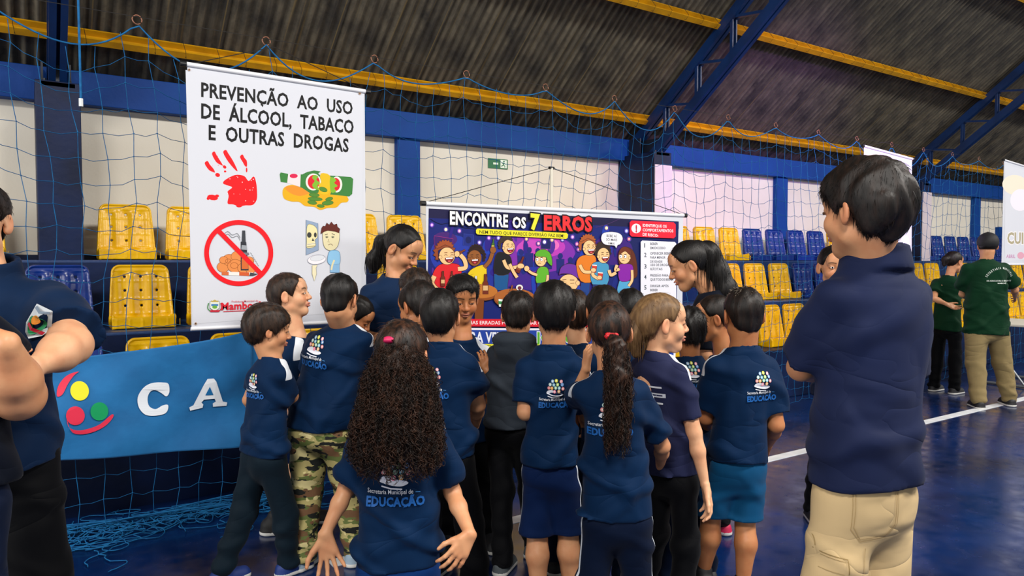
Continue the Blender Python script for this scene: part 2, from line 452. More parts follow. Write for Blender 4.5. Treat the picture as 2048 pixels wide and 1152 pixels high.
# trusses: each a thing of the roof
for i, x in enumerate(PIL):
    tr = empty('roof_truss', (x, 6.5, 2.8), label='blue steel lattice truss rising from the %s pillar under the roof' % nth[i], cat='truss', group='roof trusses')
    X = 0.0
    def zt(y): return roofz(y)-.19
    def zb(y): return zt(y)-.50+.06*max(0, (y-6.1)/.5)
    def L_(p): return (p[0], p[1]-6.5, p[2]-2.8)
    for nm, f, ya, w in (('top_chord', zt, 6.93, .10), ('bottom_chord', zb, 6.62, .12)):
        b = MB()
        for s in (-1, 1):
            b.bar(L_((s*.034, ya, f(ya))), L_((s*.034, 3.4, f(3.4))), .045, .105)
        b.bar(L_((0, ya, f(ya)+.05)), L_((0, 3.4, f(3.4)+.05)), .115, .012)
        b.bar(L_((0, 3.4, f(3.4))), L_((0, 1.0, f(3.4)+1.45)), .11, .1)
        b.build(nm, M_bluesteel, tr)
    y = 6.35; k = 0
    while y > 3.7:
        b = MB()
        for s in (-1, 1): b.bar(L_((s*.03, y, zt(y))), L_((s*.03, y, zb(y))), .02, .035, (0, 1, 0))
        b.build('web_post', M_bluesteel, tr)
        b = MB(); b.bar(L_((0, y, zt(y)-.02)), L_((0, y-.5, zb(y-.5)+.02)), .05, .03); b.build('web_strut', M_bluesteel, tr)
        y -= .5
    b = MB(); b.box((-.11, -.1, -.02), (.11, .42, .01)); b.box((-.012, -.08, .0), (.012, .4, .2)); b.box((-.1, .2, 0), (-.085, .4, .22)); b.box((.085, .2, 0), (.1, .4, .22))
    for s in (-1, 1):
        for t in (-.05, .3): b.tube([(s*.08, t, .0), (s*.08, t, .04)], .012, 6)
    b.build('bearing_plate', mat('dark_steel', '#0a1426', .5), tr)
# exit signs
def exit_sign(u0, v0, u1, v1, label, Y=7.046):
    a = unp(u0, v0, Y=Y); b = unp(u1, v1, Y=Y); w = abs(b[0]-a[0]); h = abs(a[2]-b[2])
    t = empty('exit_sign', (a[0], Y, b[2]), label=label, cat='sign')
    m = MB(); m.box((0, -.006, 0), (w, .0, h)); m.build('plate', mat('exit_green', '#0c6b3c', .4), t)
    A = Art()
    A.poly([(.06*w/.24, .5*h), (.25*w, .8*h), (.25*w, .6*h), (.5*w, .6*h), (.5*w, .4*h), (.25*w, .4*h), (.25*w, .2*h)], '#e8f5e6')
    A.poly([(.62*w, .1*h), (.95*w, .1*h), (.95*w, .92*h), (.62*w, .92*h)], '#e8f5e6')
    A.ell(.80*w, .78*h, .04*w, .07*h, '#0c6b3c')
    A.stroke([(.80*w, .68*h), (.77*w, .42*h)], .05*w, '#0c6b3c'); A.stroke([(.77*w, .42*h), (.85*w, .3*h), (.84*w, .15*h)], .035*w, '#0c6b3c')
    A.stroke([(.77*w, .42*h), (.70*w, .3*h), (.65*w, .28*h)], .035*w, '#0c6b3c'); A.stroke([(.70*w, .55*h), (.79*w, .62*h), (.88*w, .5*h)], .03*w, '#0c6b3c')
    V, F, K = A.data(); V = np.stack([V[:, 0], -.0065-V[:, 2], V[:, 1]], 1)
    link('pictogram', art_mesh('pictogram', V, F, K), t)
exit_sign(976, 316, 1015, 339, 'green exit sign with a white arrow pointing left, high on the cream wall')
exit_sign(2006, 446, 2016, 466, 'small green exit sign far off at the right end of the wall')
solid('door_1', (unp(1995, 500, Y=7)[0], 6.98, 1.5), (unp(2025, 500, Y=7)[0], 7.05, 2.2), M_blue, 'blue shutter at the far right of the cream wall')
# ------------------------------------------------------------------ seats
def seat_mesh():
    f = Field((-.215, -.42, -.01), (.215, .11, .47), .0062)
    X, Y, Z = f.grid()
    # back: rises with a slight recline, three shallow flutes
    yb = -.02+.16*(Z-.05)+.35*np.clip(.06-Z, 0, 1)
    w = .212-.028*np.clip((Z-.0)/.45, 0, 1)**1.5
    fl = .010*np.cos(X/.118*2*math.pi)*np.exp(-((np.abs(X)/.16)**8))*np.clip((Z-.06)/.05, 0, 1)*np.clip((.42-Z)/.04, 0, 1)
    back = np.abs(Y-yb-fl)-.009
    back = back-.0028*((np.abs(Z-.415) < .004) | (np.abs(Z-.335) < .004) | (np.abs(Z-.215) < .004) | (np.abs(Z-.105) < .004))*(np.abs(X) < .175)
    ex = np.abs(X)-w; ez = np.maximum(Z-.455, -Z+.0)
    r = .05; q = np.sqrt(np.maximum(ex+r, 0)**2+np.maximum(Z-.455+r, 0)**2)+np.minimum(np.maximum(ex+r, Z-.455+r), 0)-r
    back = np.maximum(np.maximum(back, q), -Z+.015)
    rim = np.maximum(np.abs(q)-.012, np.abs(Y-yb)-.020); rim = np.maximum(rim, q)
    rim = np.maximum(rim, -Z+.02)
    # pan
    zp = .035+.03*np.clip((-Y-.05)/.13, 0, 1)**2+.02*(X/.2)**2
    pan = np.abs(Z-zp)-.012
    pan = np.maximum(np.maximum(pan, np.abs(X)-.205), np.maximum(Y-.01, -Y-.165))
    lip = np.maximum(np.maximum(np.abs(Y+.158)-.010, np.abs(X)-.205), np.maximum(Z-.085, -Z+.005))
    side = np.maximum(np.maximum(np.abs(np.abs(X)-.197)-.008, np.maximum(Y-.01, -Y-.16)), np.maximum(Z-.07+.2*Y, -Z+.0))
    ribs = np.maximum(np.maximum(np.abs(((X+.3) % .082)-.041)-.004, np.maximum(Y+.155, -Y-.172)), np.maximum(Z-.07, -Z+.01))
    d = smin(smin(back, rim, .008), smin(pan, np.minimum(lip, side), .008), .02); d = np.minimum(d, ribs)
    for hx in (-.105, 0, .105):
        for hz in (.16, .27, .37):
            d = np.maximum(d, .0095-np.sqrt((X-hx)**2+(Z-hz)**2)+0*Y)
        d = np.maximum(d, np.where(Z < .14, .007-np.sqrt((X-hx)**2+(Y+.1)**2), -1))
    f.F = np.broadcast_to(d, f.F.shape).astype(np.float32)
    return f.mesh()
SV, SF = seat_mesh()
M_sy = mat('yellow_seat_plastic', '#eebb00', .28, '#d9a200', 9, bs=.12, bscale=18, lo=.4, hi=.8)
M_sb = mat('blue_seat_plastic', '#0a3084', .25, '#07256a', 9, bs=.12, bscale=18, lo=.4, hi=.8)
seat_y = mesh('stadium_seat', SV, SF, M_sy, True); seat_b = mesh('stadium_seat', SV, SF, M_sb, True)
TIER = ['lowest', 'middle', 'top']
def seat(x, row, col, rz=0, note=None):
    y = (5.2, 5.92, 6.68)[row]; z = STEP[row][2]
    o = link('stadium_seat', seat_y if col == 'Y' else seat_b, None, (x, y, z), rz+R(RNG.uniform(-1.5, 1.5)))
    cn = 'yellow' if col == 'Y' else 'blue'
    o['category'] = 'seat'; o['group'] = '%s stadium seats on the %s bleacher tier' % (cn, TIER[row])
    return (o, x, row, cn)
rows = []
def lay(row, x0, cols, sp=.5):
    for k, c in enumerate(cols):
        if c != '-': rows.append(seat(x0+k*sp, row, c))
lay(2, .67, 'YYYYYYYYYYY'); lay(2, 7.08, 'YYYBBBBYYYY'); lay(2, 13.25, 'BBBBBBBBBB'); lay(2, -1.35, 'YYY')
lay(1, .17-.515, 'BBYYYYYYYYYYY', .515); lay(1, 7.17-.98, '--YYYBBBBYYYY', .49); lay(1, 13.1, 'YYYYYYBBBBBB', .5)
lay(0, .19, 'BYYYYYYYYYYYY', .51); lay(0, 7.0, 'YYYYBBBYYYY', .46); lay(0, 12.6, 'YYYYYYBBBBBB', .5)
from collections import defaultdict
by = defaultdict(list)
for r in rows: by[r[2]].append(r)
def ordn(n): return ['first', 'second', 'third', 'fourth', 'fifth', 'sixth', 'seventh', 'eighth', 'ninth', 'tenth', 'eleventh', 'twelfth'][n]
for row, L2 in by.items():
    L2.sort(key=lambda r: r[1])
    sec = defaultdict(list)
    for r in L2:
        s = sum(1 for p in PIL if p < r[1]); sec[s].append(r)
    for s, q in sec.items():
        for k, r in enumerate(q):
            r[0]['label'] = '%s plastic seat on the %s tier, %s right of the %s pillar' % (r[3], TIER[row], ordn(k), nth[min(s-1, 6)] if s else 'outermost')
# ------------------------------------------------------------------ the sports net
NY = 4.46
M_cord = mat('blue_net_cord', '#0f5288', .7, '#16689e', 30, spec=.2)
net = empty('sports_net', (0, NY, 0), label='blue knotted sports net hanging from a wire along the whole bleachers', cat='net')
RX0, RSP, NT = .52-.69*3, .69, 2.77
nr = 24
def top_sag(x):
    t = ((x-RX0)/RSP) % 1.0
    return -.17*4*t*(1-t)*(.8+.4*math.sin(x*1.7))
cell = .125; x0 = RX0; ncol = int(nr*RSP/cell); nrow = 20; ch = .135
ph = RNG.uniform(0, 6.28, 8)
def npos(i, j):
    x = x0+i*cell; fade = math.exp(-j*.16)
    dz = top_sag(x)*fade+.012*math.sin(i*1.9+j*.7+ph[0])+.014*math.sin(j*1.3+i*.23)*math.sin(i*.9+ph[1])
    dx = .02*math.sin(j*.5+i*.35+ph[2])+.008*math.sin(j*2.1+i*3.1)
    return (x+dx+.03*math.sin(j*.2+x), .03*math.sin(x*1.3+j*.25)+.012*math.sin(i*2.3+j), NT-j*ch+dz)
P3 = []; 
G = np.array([[npos(i, j) for j in range(nrow+1)] for i in range(ncol+1)])
segs = []
for i in range(ncol+1):
    for j in range(nrow): segs.append((G[i, j], G[i, j+1], 0, i))
for j in range(1, nrow+1):
    for i in range(ncol): segs.append((G[i, j], G[i+1, j], .008+.008*((i*7+j*3) % 5)/4, i))
PP = []
for a, b, s, i in segs:
    m = (a+b)/2; m = m+np.array((0, 0, -s)); PP.append([a, m, b])
PP = np.array(PP)
far = PP[:, 0, 0] > 4.5
for nm, sel, rr in (('net_mesh', ~far, .0021), ('net_mesh', far, .0022)):
    V, F = tubes(PP[sel], rr, 3); o = link(nm, mesh(nm, V, F, M_cord, True), net); o['kind'] = 'stuff'
kn = G[:, 1:, :].reshape(-1, 3); kn = kn[kn[:, 0] < 10]
b = MB()
V = []; F = []
oct_ = np.array([(1,0,0),(0,1,0),(-1,0,0),(0,-1,0),(0,0,1),(0,0,-1)])*.0048
of = np.array([(0,1,4),(1,2,4),(2,3,4),(3,0,4),(1,0,5),(2,1,5),(3,2,5),(0,3,5)])
V = (kn[:, None]+oct_[None]).reshape(-1, 3); F = (np.arange(len(kn))[:, None, None]*6+of[None]).reshape(-1, 3)
o = link('knots', mesh('knots', V, F, M_cord), net); o['kind'] = 'stuff'
# head rope in festoons, wire and rings
pts = []
xx = np.arange(0, nr*RSP, .04)
for x in xx: pts.append((x0+x, 0.0, NT+top_sag(x0+x)+.004))
b = MB(); b.tube(pts, .0048, 5); b.build('head_rope', M_cord, net, True)
b = MB(); b.tube([(x0-2, .0, NT+.05), (x0+8, 0, NT+.03), (x0+nr*RSP, 0, NT+.05)], .0022, 4); b.build('steel_wire', mat('grey_wire', '#4c4a46', .4, metal=.6), net)
for k in range(nr+1):
    x = x0+k*RSP; th = np.linspace(0, 2*math.pi, 15)
    b = MB(); b.tube([(x+.024*math.cos(t), .004*math.sin(3*t), NT+.026+.024*math.sin(t)) for t in th], .0035, 5)
    b.build('ring', mat('rusty_ring', '#8a5a44', .5), net, True)
# slack hem piled on the floor
hem = []
for k in range(190):
    x = RNG.uniform(-.75, 1.5); L = 22; p = np.zeros((L, 3)); a = RNG.uniform(0, 6.28)
    q = np.array((x, RNG.normal(-.02, .11), 0)); w = RNG.uniform(-.5, .5)
    for t in range(L):
        a += w+RNG.normal(0, .35); q = q+np.array((math.cos(a)*.028, math.sin(a)*.018, 0)); p[t] = q
    p[:, 2] = .010+np.abs(.045*np.sin(np.linspace(0, RNG.uniform(3, 9), L)+k))*np.exp(-((p[:, 1]+.02)/.16)**2)
    p[:, 2] = np.clip(p[:, 2], .004, .2); hem.append(p)
V, F = tubes(np.array(hem), .003, 4); o = link('slack_hem', mesh('slack_hem', V, F, M_cord, True), net); o['kind'] = 'stuff'
for j in range(5):
    xx = np.arange(-1.0, 1.75-.1*j, .05)
    b = MB(); b.tube([(x, .08*math.sin(x*1.7+j)+.05*j-.13, .012+.012*j+.03*abs(math.sin(x*3.1+j*2))) for x in xx], .0045, 5); b.build('hem_rope', M_cord, net, True)
# hanging rope end at the left
a = unp(162, 205, Y=4.3); b = MB(); b.tube([(a[0], 4.3, 4.2), (a[0]-.005, 4.3, 3.3), (a[0], 4.3, a[2])], .006, 6)
rp = empty('hanging_rope', (a[0], 4.3, a[2]), label='loose blue rope hanging down from the roof at the left', cat='rope')
r1 = b.build('cord', M_cord, None, True); r1.parent = rp; r1.location = (-a[0], -4.3, -a[2])
b = MB(); b.tube([(0, 0, -.02), (0, 0, .02)], .010, 8); b.build('frayed_end', mat('white_fray', '#d8dde0', .8), rp)
# ------------------------------------------------------------------ people
def skin_mat(name, col, lip):
    if name in MATS: return MATS[name]
    m, N, L, B = nodes(name); B.inputs['Roughness'].default_value = .48; B.inputs['Specular IOR Level'].default_value = .4
    at = N.new('ShaderNodeAttribute'); at.attribute_name = 'Col'; sp = N.new('ShaderNodeSeparateColor'); L.new(at.outputs['Color'], sp.inputs[0])
    c0 = lin(col); c2 = (c0[0]*.92, c0[1]*.80, c0[2]*.76, 1)
    base = mix(N, L, ramp(N, L, noise(N, L, 22, 3), .35, .7), c0, c2)
    x = mix(N, L, sp.outputs[2], base, (c0[0]*1.0, c0[1]*.66, c0[2]*.6, 1))
    x = mix(N, L, sp.outputs[0], x, lip)
    x = mix(N, L, sp.outputs[1], x, '#1c120e')
    L.new(x, B.inputs['Base Color']); bump(N, L, B, noise(N, L, 160, 2), .05, .002)
    B.inputs['Subsurface Weight'].default_value = 0.0
    MATS[name] = m; return m
SKIN = {'light': ('skin_light', '#c8926a', '#ad6050'), 'fair': ('skin_fair', '#dca983', '#bd6c5e'), 'tan': ('skin_tan', '#b77b50', '#8b4a3c'), 'brown': ('skin_brown', '#90593a', '#6c382c')}
def skin(k): return skin_mat(*SKIN[k])
def hair_mat(name, c1, c2, rough=.5):
    if name in MATS: return MATS[name]
    m, N, L, B = nodes(name); B.inputs['Roughness'].default_value = rough; B.inputs['Specular IOR Level'].default_value = .32
    n = noise(N, L, 60, 4, (1, 1, .25))
    L.new(mix(N, L, ramp(N, L, n, .4, .72), c1, c2), B.inputs['Base Color'])
    n2 = noise(N, L, 150, 3, (1, 1, .15)); bump(N, L, B, n2, .4, .003)
    MATS[name] = m; return m
HAIR = {'black': ('black_hair', '#060505', '#120d0b'), 'dark': ('dark_brown_hair', '#0c0806', '#221610'), 'brown': ('brown_hair', '#180f0a', '#3a271a'),
        'curly': ('curly_brown_hair', '#120b08', '#452a1b'), 'blond': ('blond_hair', '#5a4229', '#7f6240')}
def hair_m(k): return hair_mat(*HAIR[k])
def sock_mat(k, c): return mat(k, c, .8)
def knit(name, col): return mat(name, col, .75, None)
def cloth_mat(name, col, white=None, rough=.72): return attr_mask_mat(name, col, white or '#dfe6ee', rough)
def camo_mat():
    if 'camouflage_cloth' in MATS: return MATS['camouflage_cloth']
    m, N, L, B = nodes('camouflage_cloth'); B.inputs['Roughness'].default_value = .8
    c = '#8f8a55'
    a = ramp(N, L, noise(N, L, 9, 3, (1, 1, 2.4)), .495, .505); b = ramp(N, L, noise(N, L, 8, 3, (1.2, 1, 2.6)), .555, .565)
    d = ramp(N, L, noise(N, L, 11, 3, (1, 1.3, 2.8)), .565, .575); e = ramp(N, L, noise(N, L, 7, 3, (1, 1.3, 2)), .60, .61)
    x = mix(N, L, a, '#b3a76c', '#5d6a33'); x = mix(N, L, b, x, '#6f4f33'); x = mix(N, L, d, x, '#0e130f'); x = mix(N, L, e, x, '#dccf94')
    L.new(x, B.inputs['Base Color']); bump(N, L, B, noise(N, L, 14, 4), .3, .02)
    MATS['camouflage_cloth'] = m; return m
M_eye = mat('eye_white', '#d9d4cf', .2); M_iris = mat('dark_iris', '#1d110b', .1)
M_rub = mat('white_rubber', '#d6d6d2', .6); M_blk = mat('black_fabric', '#0b0b0d', .7)

def rotm(yaw, pitch, roll):
    """columns: the head's right, forward and up axes; yaw 0 looks away from the camera"""
    return Matrix.Rotation(yaw, 3, 'Z') @ Matrix.Rotation(-pitch, 3, 'X') @ Matrix.Rotation(roll, 3, 'Y')
def folds(X, Y, Z, seed, f=1.0):
    r = np.random.default_rng(seed); p = r.uniform(0, 6.28, 12); out = 0
    a = np.arctan2(Y, X)
    w1 = np.sin(9*f*X+5*f*Z+p[0])+np.sin(7*f*Z-8*f*Y+p[1])
    s = [1, -1, 1][seed % 3]
    t = np.sin(24*f*(Z+.6*s*X+.2*Y)+1.2*w1+p[2]); out = out+1.1*np.clip(t, 0, 1)**3
    t = np.sin(19*f*(Z-.7*s*X+.3*Y)+1.7*np.sin(6*f*X+p[3])+w1+p[4]); out = out+.8*np.clip(t, 0, 1)**2
    t = np.sin(30*f*(X+.25*Z*s)+1.3*np.sin(5*f*Z+p[5])+p[6]); out = out+.55*np.clip(t, 0, 1)**2
    return (out-.8)*1.0
def head_mesh(s, M, c, neck, res, ears=True, mouth=0.0, lids=.5, woman=False, nose=1.0, nr=.052, cheek=1.0):
    """face and skull in its own frame, then turned into the body frame; neck = point in body frame"""
    f = Field((-.1, -.115, -.30), (.1, .13, .125), res)
    jw = .9 if woman else 1.0
    f.ell((0, -.014, .032), (.074, .092, .082), .01)
    f.ell((0, .022, -.028), (.060*jw, .064, .080), .03)
    f.ell((0, .058, -.096), (.020, .018, .016), .03)
    f.cone((-.042*jw, .012, -.066), (0, .056, -.094), .020, .018, .025); f.cone((.042*jw, .012, -.066), (0, .056, -.094), .020, .018, .025)
    for q in (-1, 1):
        f.ell((q*.034, .056, -.034), (.026*cheek, .026, .026*cheek), .022)
        f.ell((q*.033, .084, .004), (.016, .014, .013), .012, sub=True)
    f.cone((-.034, .070, .024), (.034, .070, .024), .016, .016, .016)
    f.ell((0, .066, .048), (.05, .024, .035), .025)
    f.cone((0, .084, .012), (0, .101*nose+0*.1, -.024), .0065, .0095, .010)
    f.ell((0, .102, -.030), (.011, .012, .010), .008)
    for q in (-1, 1):
        f.ell((q*.0115, .094, -.033), (.0075, .010, .0075), .006)
        f.ell((q*.006, .102, -.041), (.0035, .006, .004), .003, sub=True)
        f.ell((q*.031, .074, .003), (.0155, .0145, .0135), .004)          # lids and eyeball mound
        f.cone((q*.020, .089, .0-.001-.004*lids), (q*.042, .082, .0+.001-.004*lids), .0022, .0022, .002, sub=True)
    f.ell((0, .082, -.060), (.020, .012, .012), .012)
    f.ell((0, .0925, -.058), (.019, .009, .0055), .004); f.ell((0, .090, -.069), (.017, .009, .0068), .004)
    f.cone((-.020, .094, -.0632), (.020, .094, -.0632), .0022+.004*mouth, .0022+.004*mouth, .003, sub=True)
    if mouth > .3: f.ell((0, .094, -.066), (.012, .012, .007*mouth), .003, sub=True)
    if ears:
        for q in (-1, 1):
            Mm = Matrix.Rotation(q*R(22), 3, 'Z') @ Matrix.Rotation(R(-12), 3, 'X')
            Ml = [[Mm[i][j] for j in range(3)] for i in range(3)]
            f.ell((q*.080, -.008, -.006), (.0075, .0185, .031), .006, Ml)
            f.ell((q*.076, -.006, -.028), (.0075, .011, .013), .006, Ml)
            f.ell((q*.0865, -.002, -.002), (.006, .010, .020), .004, Ml, sub=True)
    Mi = M.transposed(); nk = Mi @ (Vector(neck)-Vector(c))/s
    f.cone((0, -.022, -.055), tuple(nk), nr, nr*1.02, .022)
    f.cone(tuple(nk), tuple(nk+(nk-Vector((0, -.02, -.05))).normalized()*.03), nr*1.0, nr*1.02, .02)
    V, F = f.mesh()
    x, y, z = V[:, 0], V[:, 1], V[:, 2]
    col = np.zeros((len(V), 4)); col[:, 3] = 1
    lip = np.clip(1.35-np.sqrt((x/.021)**2+((z+.0635)/.0125)**2), 0, 1)*(y > .075); col[:, 0] = np.clip(lip*2.2, 0, 1)*.8
    ax = np.abs(x); bz = .0235+.004*np.clip((ax-.014)/.02, 0, 1)-.22*np.clip(ax-.036, 0, 1)
    brow = np.clip(1.4-np.abs(z-bz)/(.0032 if woman else .0042), 0, 1)*(ax > .011)*(ax < .050)*(y > .04); col[:, 1] = np.clip(brow*1.2, 0, 1)*.85
    lash = np.clip(1.5-np.abs(z+.0005+.004*lids)/.0022, 0, 1)*(ax > .018)*(ax < .045)*(y > .07); col[:, 1] = np.maximum(col[:, 1], lash*.8)
    nst = np.clip(1.3-np.sqrt(((ax-.006)/.0035)**2+((z+.0405)/.0028)**2), 0, 1)*(y > .09); col[:, 1] = np.maximum(col[:, 1], nst*.6)
    ch = np.exp(-(((ax-.038)/.02)**2+((z+.032)/.02)**2))*(y > .03); er = np.clip((ax-.078)/.006, 0, 1); col[:, 2] = np.clip(.55*ch+.5*er+.4*np.exp(-((x/.012)**2+((z+.03)/.012)**2))*(y > .09), 0, 1)
    A = np.array(M)
    return V@A.T*s+np.array(c), F, col
def put_hand(f, w, d, n, side, s=1.0, curl=.3, splay=.12, spread_th=1.0, curls=None):
    """palm, four fingers and a thumb; w wrist, d pointing along the hand, n out of the palm, side +-1 thumb side"""
    w = Vector(w); d = Vector(d).normalized(); n = Vector(n); n = (n-d*n.dot(d)).normalized(); t = d.cross(n)*side
    th = .010*s
    kn = [w+d*(.083*s)+t*(q*s) for q in (.029, .010, -.010, -.028)]
    kn[0] -= d*.003*s; kn[3] -= d*.010*s
    for i, k in enumerate(kn):
        f.cone(w+t*((.012, .004, -.004, -.012)[i]*s), k, .0145*s, .0105*s, .010*s)
    f.cone(w+d*.03*s+t*.02*s, w+d*.065*s-t*.02*s, .013*s, .012*s, .01*s)
    for i, k in enumerate(kn):
        ln = (.072, .080, .074, .058)[i]*s; a = splay*(1.5-i)
        c = curls[i] if curls else curl
        dd = (d+t*a).normalized(); p = k; ang = c*.6
        for j, fr in enumerate((.44, .31, .25)):
            v = dd*math.cos(ang)+n*math.sin(ang); q = p+v*ln*fr
            f.cone(p, q, (.0092, .0082, .0074)[j]*s, (.0082, .0074, .0062)[j]*s, .003*s); p = q; ang += c*1.0
    b = w+d*.018*s+t*.016*s; p1 = w+d*.050*s+t*(.040*s*spread_th)+n*.012*s; p2 = p1+(d*.8+t*.55*spread_th+n*.2).normalized()*.032*s; p3 = p2+(d*.95+t*.25*spread_th+n*.25).normalized()*.026*s
    f.cone(b, p1, .0135*s, .0115*s, .008*s); f.cone(p1, p2, .0108*s, .0092*s, .004*s); f.cone(p2, p3, .0092*s, .007*s, .004*s)
def hair_cap(s, M, c, style, res=.0045):
    """short or swept-back hair cap in the head frame"""
    f = Field((-.115, -.14, -.12), (.115, .11, .15), res); X, Y, Z = f.grid()
    st = dict(t=.014, front=.062, nape=-.080, ear=.012, temple=.03, top=0, back=0, burn=-.012, wav=.002)
    st.update(style)
    def ellf(cx, r):
        x, y, z = X-cx[0], Y-cx[1], Z-cx[2]
        k0 = np.sqrt((x/r[0])**2+(y/r[1])**2+(z/r[2])**2); k1 = np.sqrt((x/r[0]**2)**2+(y/r[1]**2)**2+(z/r[2]**2)**2)+1e-6
        return k0*(k0-1)/k1
    t = st['t']
    d = ellf((0, -.014, .030), (.075+t*.75, .093+t, .083+t))
    if st.get('nk', 1): d = smin(d, ellf((0, -.050, -.034), (.055+t*.3, .043+t*.5, .052)), .02)
    if st['top']: d = smin(d, ellf((0, .008+st.get('ty', 0), .060+st['top']), (.066+t*.5, .080, .045)), .03)
    if st['back']: d = smin(d, ellf((0, -.062-st['back'], .0), (.060, .05, .062)), .03)
    yy = f.ax[1]
    zl = np.interp(yy, [-.14, -.085, -.045, -.022, .012, .020, .036, .044, .060, .080, .11],
                   [st['nape'], st['nape'], st['nape']+.006, st['ear'], st['ear']+.004, st['burn'], st['burn'], st['temple'], st['front']-.008, st['front'], st['front']])
    zl = np.convolve(np.pad(zl, 2, 'edge'), np.ones(5)/5, 'valid')[None, :, None]
    p = st.get('part', 0)
    cut = (zl+.010*np.sin(70*X+1.3)*(Y > .03)+p*X-Z)*.8
    d = smax(d, cut, .016)
    r = np.random.default_rng(int(abs(c[0])*1e4) % 9973); q = r.uniform(0, 6, 6)
    fl = np.sin(95*X+18*np.sin(14*Y+q[0])*.3+q[1])*np.sin(60*Y+20*Z+q[2])
    d = d-st['wav']*(fl+.7*np.sin(150*X+40*Y+q[3]+2*np.sin(30*Z)))
    f.F = d.astype(np.float32)
    V, F = f.mesh(); A = np.array(M)
    return V, F, A
def normals(V, F):
    n = np.cross(V[F[:, 1]]-V[F[:, 0]], V[F[:, 2]]-V[F[:, 0]]); N = np.zeros_like(V)
    for i in range(F.shape[1]): np.add.at(N, F[:, i], n)
    return N/(np.linalg.norm(N, axis=1, keepdims=True)+1e-9)
def tufts(V, F, count, length, rad, seed, up=.35, spike=0.0, jit=.26, crown=(0, -.045, .10)):
    """fine locks lying along the hair flow from the crown"""
    r = np.random.default_rng(seed); N = normals(V, F)
    low = np.where((V[:, 2] < -.03) | (V[:, 1] > .05))[0]
    i = np.concatenate([r.integers(0, len(V), int(count*.7)), low[r.integers(0, len(low), count-int(count*.7))] if len(low) else r.integers(0, len(V), count-int(count*.7))]); P = V[i]; n = (P-np.array((0, -.014, .02)))/np.array((.09, .108, .10))**2; n /= np.linalg.norm(n, axis=1, keepdims=True); n = n*.8+N[i]*.2
    d = P-np.array(crown); d = d-(d*n).sum(1, keepdims=True)*n; d /= np.linalg.norm(d, axis=1, keepdims=True)+1e-6
    d += r.normal(0, jit, d.shape); L = length*r.uniform(.6, 1.25, (count, 1))
    front = np.clip((P[:, 1:2]-.02)/.05, 0, 1)
    K = 4; out = np.empty((count, K, 3))
    for k in range(K):
        t = k/(K-1); out[:, k] = P-n*.003+d*L*t+n*L*(up*t*(1-.75*t)+spike*t)-np.array((0, 0, 1))*L*.10*t*t-n*L*L*t*t/.15
    return tubes(out, rad*.62, 3, taper=[1, 1, .8, .15])
def curls(P0, path, n, hr, pitch, rad, K, seed):
    """helical locks following path(p, t) for K steps"""
    r = np.random.default_rng(seed); out = np.empty((n, K, 3)); ph = r.uniform(0, 6.28, n); sg = r.choice((-1, 1), n); hh = hr*r.uniform(.6, 1.4, n); pp = pitch*r.uniform(.8, 1.3, n)
    base = np.stack([path(P0, k/(K-1)) for k in range(K)], 1)
    T = np.gradient(base, axis=1); s = np.cumsum(np.linalg.norm(np.diff(base, axis=1, prepend=base[:, :1]), axis=2), 1)
    T /= np.linalg.norm(T, axis=2, keepdims=True)+1e-9
    A = np.cross(T, np.array((0.2, .9, .1))); A /= np.linalg.norm(A, axis=2, keepdims=True)+1e-9; B = np.cross(T, A)
    a = ph[:, None]+sg[:, None]*2*math.pi*s/pp[:, None]; env = np.minimum(1, np.linspace(0, 4, K))[None]
    base = base+np.cumsum(r.normal(0, .0009, base.shape), 1); a = a+np.cumsum(r.normal(0, .22, a.shape), 1)
    out = base+(A*np.cos(a)[..., None]+B*np.sin(a)[..., None])*(hh[:, None]*env)[..., None]
    return tubes(out, rad, 3, taper=np.concatenate([np.ones(K-2), [.7, .3]]))
CAPS = {
 'boy': dict(t=.013, back=.004), 'bowl': dict(t=.022, front=.045, ear=-.004, nape=-.080, temple=.02, burn=-.02, back=.006), 'crop': dict(t=.009, nape=-.082, ear=.022, burn=.004),
 'tall': dict(t=.014, top=.012, front=.055), 'back': dict(t=.010, front=.075, temple=.045, ear=.010, burn=.012, nape=-.070, wav=.0012, nk=0),
 'man': dict(t=.018, nape=-.092, ear=.000, front=.045, temple=.018, burn=-.022, back=.012, top=.008, wav=.0042), 'afro': dict(t=.024, nape=-.075, front=.052, ear=.012, wav=.004)}
def logo_art(k=1.0):
    """the printed back emblem: coloured dots over a white hand and two lines of lettering; metres, y up"""
    A = Art(lambda u, v: (u, -v), step=.00006)
    pal = ['#8fb3d8', '#d6d84a', '#e6a6b2', '#bcd8d4', '#74b0c8', '#a9cf72', '#6f9ad0', '#e79a9a', '#e8b25c', '#9fd0b4', '#82c0cf', '#e58f96', '#ee8fa6', '#e9b57c']
    xy = [(-.012, -.098), (.006, -.101), (.029, -.097), (-.024, -.082), (-.006, -.081), (.012, -.083), (.034, -.083), (-.030, -.065), (-.015, -.065), (.003, -.067), (.020, -.067), (.038, -.064), (-.002, -.049), (.019, -.051)]
    for (x, y), c in zip(xy, pal):
        A.ell(x, y, .0072, .0082, c, n=14); A.ell(x, y, .0025, .004, '#f2efe2', n=8)
    A.poly([(-.042, -.040), (-.034, -.052), (-.014, -.056), (.0, -.048), (.014, -.044), (.034, -.040), (.038, -.033), (.020, -.026), (-.006, -.028), (-.030, -.034)], '#dfe3ee', 4)
    A.stroke([(-.036, -.026), (-.010, -.0195), (.022, -.0175)], .004, '#dfe3ee'); 
    A.text('Secretaria Municipal de', (-.078, -.004), (.052, -.004), .0125, '#dde2ea', .004)
    A.stroke([(.058, -.008), (.071, -.007)], .002, '#3f86c8')
    A.text('EDUCAÇÃO', (-.080, .030), (.083, .030), .0245, '#1c5ca6', .045)
    return A
